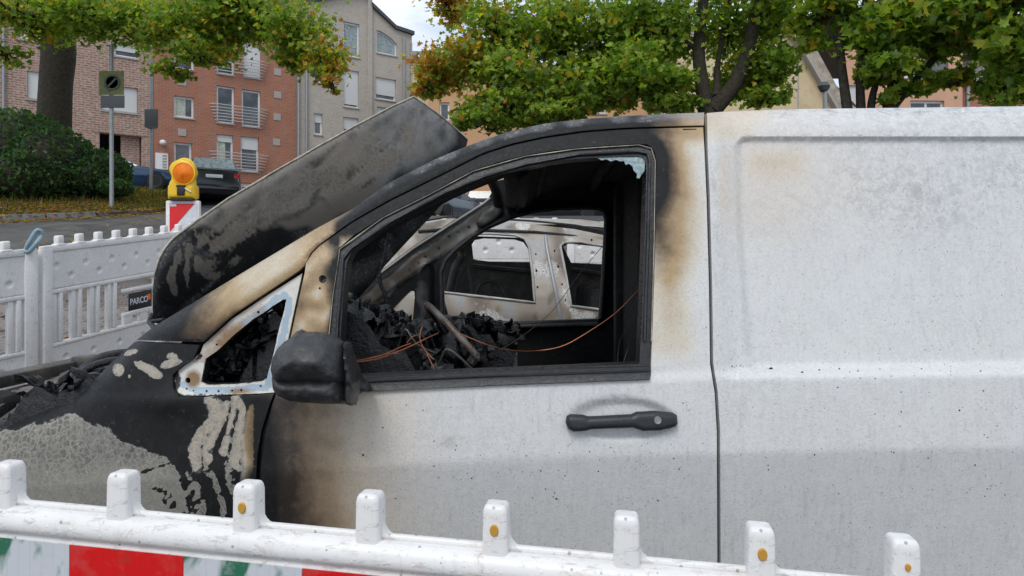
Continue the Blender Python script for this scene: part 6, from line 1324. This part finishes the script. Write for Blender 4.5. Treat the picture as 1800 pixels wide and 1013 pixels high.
sheet('side_panel', resample(BO, 14), cdep, M['carshell'], BC, holes=[resample(BW1, 8), resample(BW2, 8)]+[[(cx+r*math.cos(a), cy+r*1.3*math.sin(a)) for a in np.linspace(0, 2*math.pi, 8)[:-1]] for cx, cy, r in ((942, 447, 1.6), (943, 476, 2), (945, 505, 1.8), (975, 441, 1.8), (981, 469, 2), (988, 500, 1.8), (994, 528, 1.6), (892, 409.5, 1.8), (1040, 422, 1.8))], step=6, thick=.04, paint=cpaint)
for q_, r_, m_ in (([(735, 407), (790, 402), (860, 405), (940, 408), (1010, 415), (1063, 427), (1130, 450)], .010, 'char'), ([(700, 396), (790, 381), (860, 384), (940, 389), (1010, 396), (1063, 406), (1130, 428)], .007, 'char')): tubes('roof_seam', [([w(x, y, 4.955) for x, y in q_], r_)], M[m_], BC, 6)
for lp_ in (BW1, BW2): tubes('window_flange', [([w(x, y, float(cdep(np.array([x], float), np.array([y], float))[0])-.004) for x, y in resample(lp_, 10)+[lp_[0]]], .009)], M['ash'], BC, 6)
sheet('roof_rail', resample([(700, 400), (790, 385), (860, 388), (940, 395), (1010, 403), (1063, 414), (1130, 436), (1200, 470), (1200, 486), (1125, 452), (1063, 430), (1010, 419), (940, 412), (860, 408), (790, 404), (720, 412)], 12), lambda x, y: 5.0+.12*np.clip((420-y)/40, 0, 1), M['carshell'], BC, step=6, thick=.05, paint=cpaint)
rv = []; nx_, ny_ = 24, 10
for i in range(nx_+1):
    t = i/nx_; x = -.95+t*2.25
    for j in range(ny_+1):
        q = j/ny_; y = 5.1+q*1.25; rv.append((x, y, 1.845-.15*max(0, (t-.55)/.45)**2-.10*max(0, (.22-t)/.22)**2+.085*math.sin(math.pi*q)+.012*noise.noise(Vector((x*4, y*4, 2)))))
mesh('roof', rv, [[i*(ny_+1)+j, (i+1)*(ny_+1)+j, (i+1)*(ny_+1)+j+1, i*(ny_+1)+j+1] for i in range(nx_) for j in range(ny_)], M['ash'], BC, smooth=180)
def far_c(px, py, Y=6.35): return (px, py)
FB = [(500, 640), (560, 520), (640, 470), (700, 425), (740, 412), (1080, 424), (1200, 460), (1300, 520), (1340, 640)]
sheet('far_side_panel', resample(FB, 16), lambda x, y: np.full(x.shape, 6.35), M['sootmetal'], BC, holes=[resample([(728, 425), (745, 418), (800, 418), (806, 430), (770, 437), (735, 438)], 8), resample([(829, 430), (834, 422), (850, 419), (905, 421), (920, 426), (930, 440), (934, 461), (860, 460), (832, 456)], 8), resample([(990, 434), (1000, 428), (1075, 436), (1092, 446), (1092, 466), (1004, 462)], 8)], step=16, thick=.05)
tubes('door_gap', [([w(958, 407, 4.98), w(962, 440, 4.88), w(968, 470, 4.82), w(976, 510, 4.745), w(983, 545, 4.73), (.345, 4.73, 1.1), (.36, 4.74, .8)], .012)], M['galv'], BC)
bm = bmesh.new(); box(bm, (.25, 5.6, .95), (3.6, 1.3, .1)); box(bm, (.62, 5.4, 1.15), (.12, .5, .5), bev=.05); box(bm, (.62, 6.0, 1.15), (.12, .5, .5), bev=.05); box(bm, (-.9, 5.6, 1.2), (.3, 1.4, .35), bev=.06); from_bm('interior_remains', bm, M['char_rough'], BC, 40)
tubes('seat_frame', [(catmull([w(835, 522, 5.6), w(845, 500, 5.6), w(860, 494, 5.6), w(875, 500, 5.6), w(890, 525, 5.6)], 4), .012), (catmull([w(790, 512, 5.5), w(800, 470, 5.5), w(812, 450, 5.5), w(806, 436, 5.5)], 4), .03), (catmull([w(800, 515, 5.5), w(806, 490, 5.5), w(822, 470, 5.5), w(830, 520, 5.5)], 4), .012)], M['sootmetal'], BC)
for q_ in ([w(832, 468, 6.25), w(935, 478, 6.25)], [w(1004, 474, 6.25), w(1090, 486, 6.25)]): tubes('door_rail', [(q_, .02)], M['sootmetal'], BC)
for xx in (-.55, 2.0):
    for yy in (4.9, 6.2):
        bm = bmesh.new(); Mx = Matrix.Translation((xx-.5, yy, g(yy)+.3)) @ Matrix.Rotation(math.pi/2, 4, 'X'); lathe(bm, [(.001, -.09), (.2, -.09), (.24, -.1), (.24, .1), (.2, .09), (.001, .05)], Mx, 20); from_bm('wheel_rim', bm, M['ash'], BC, 40)
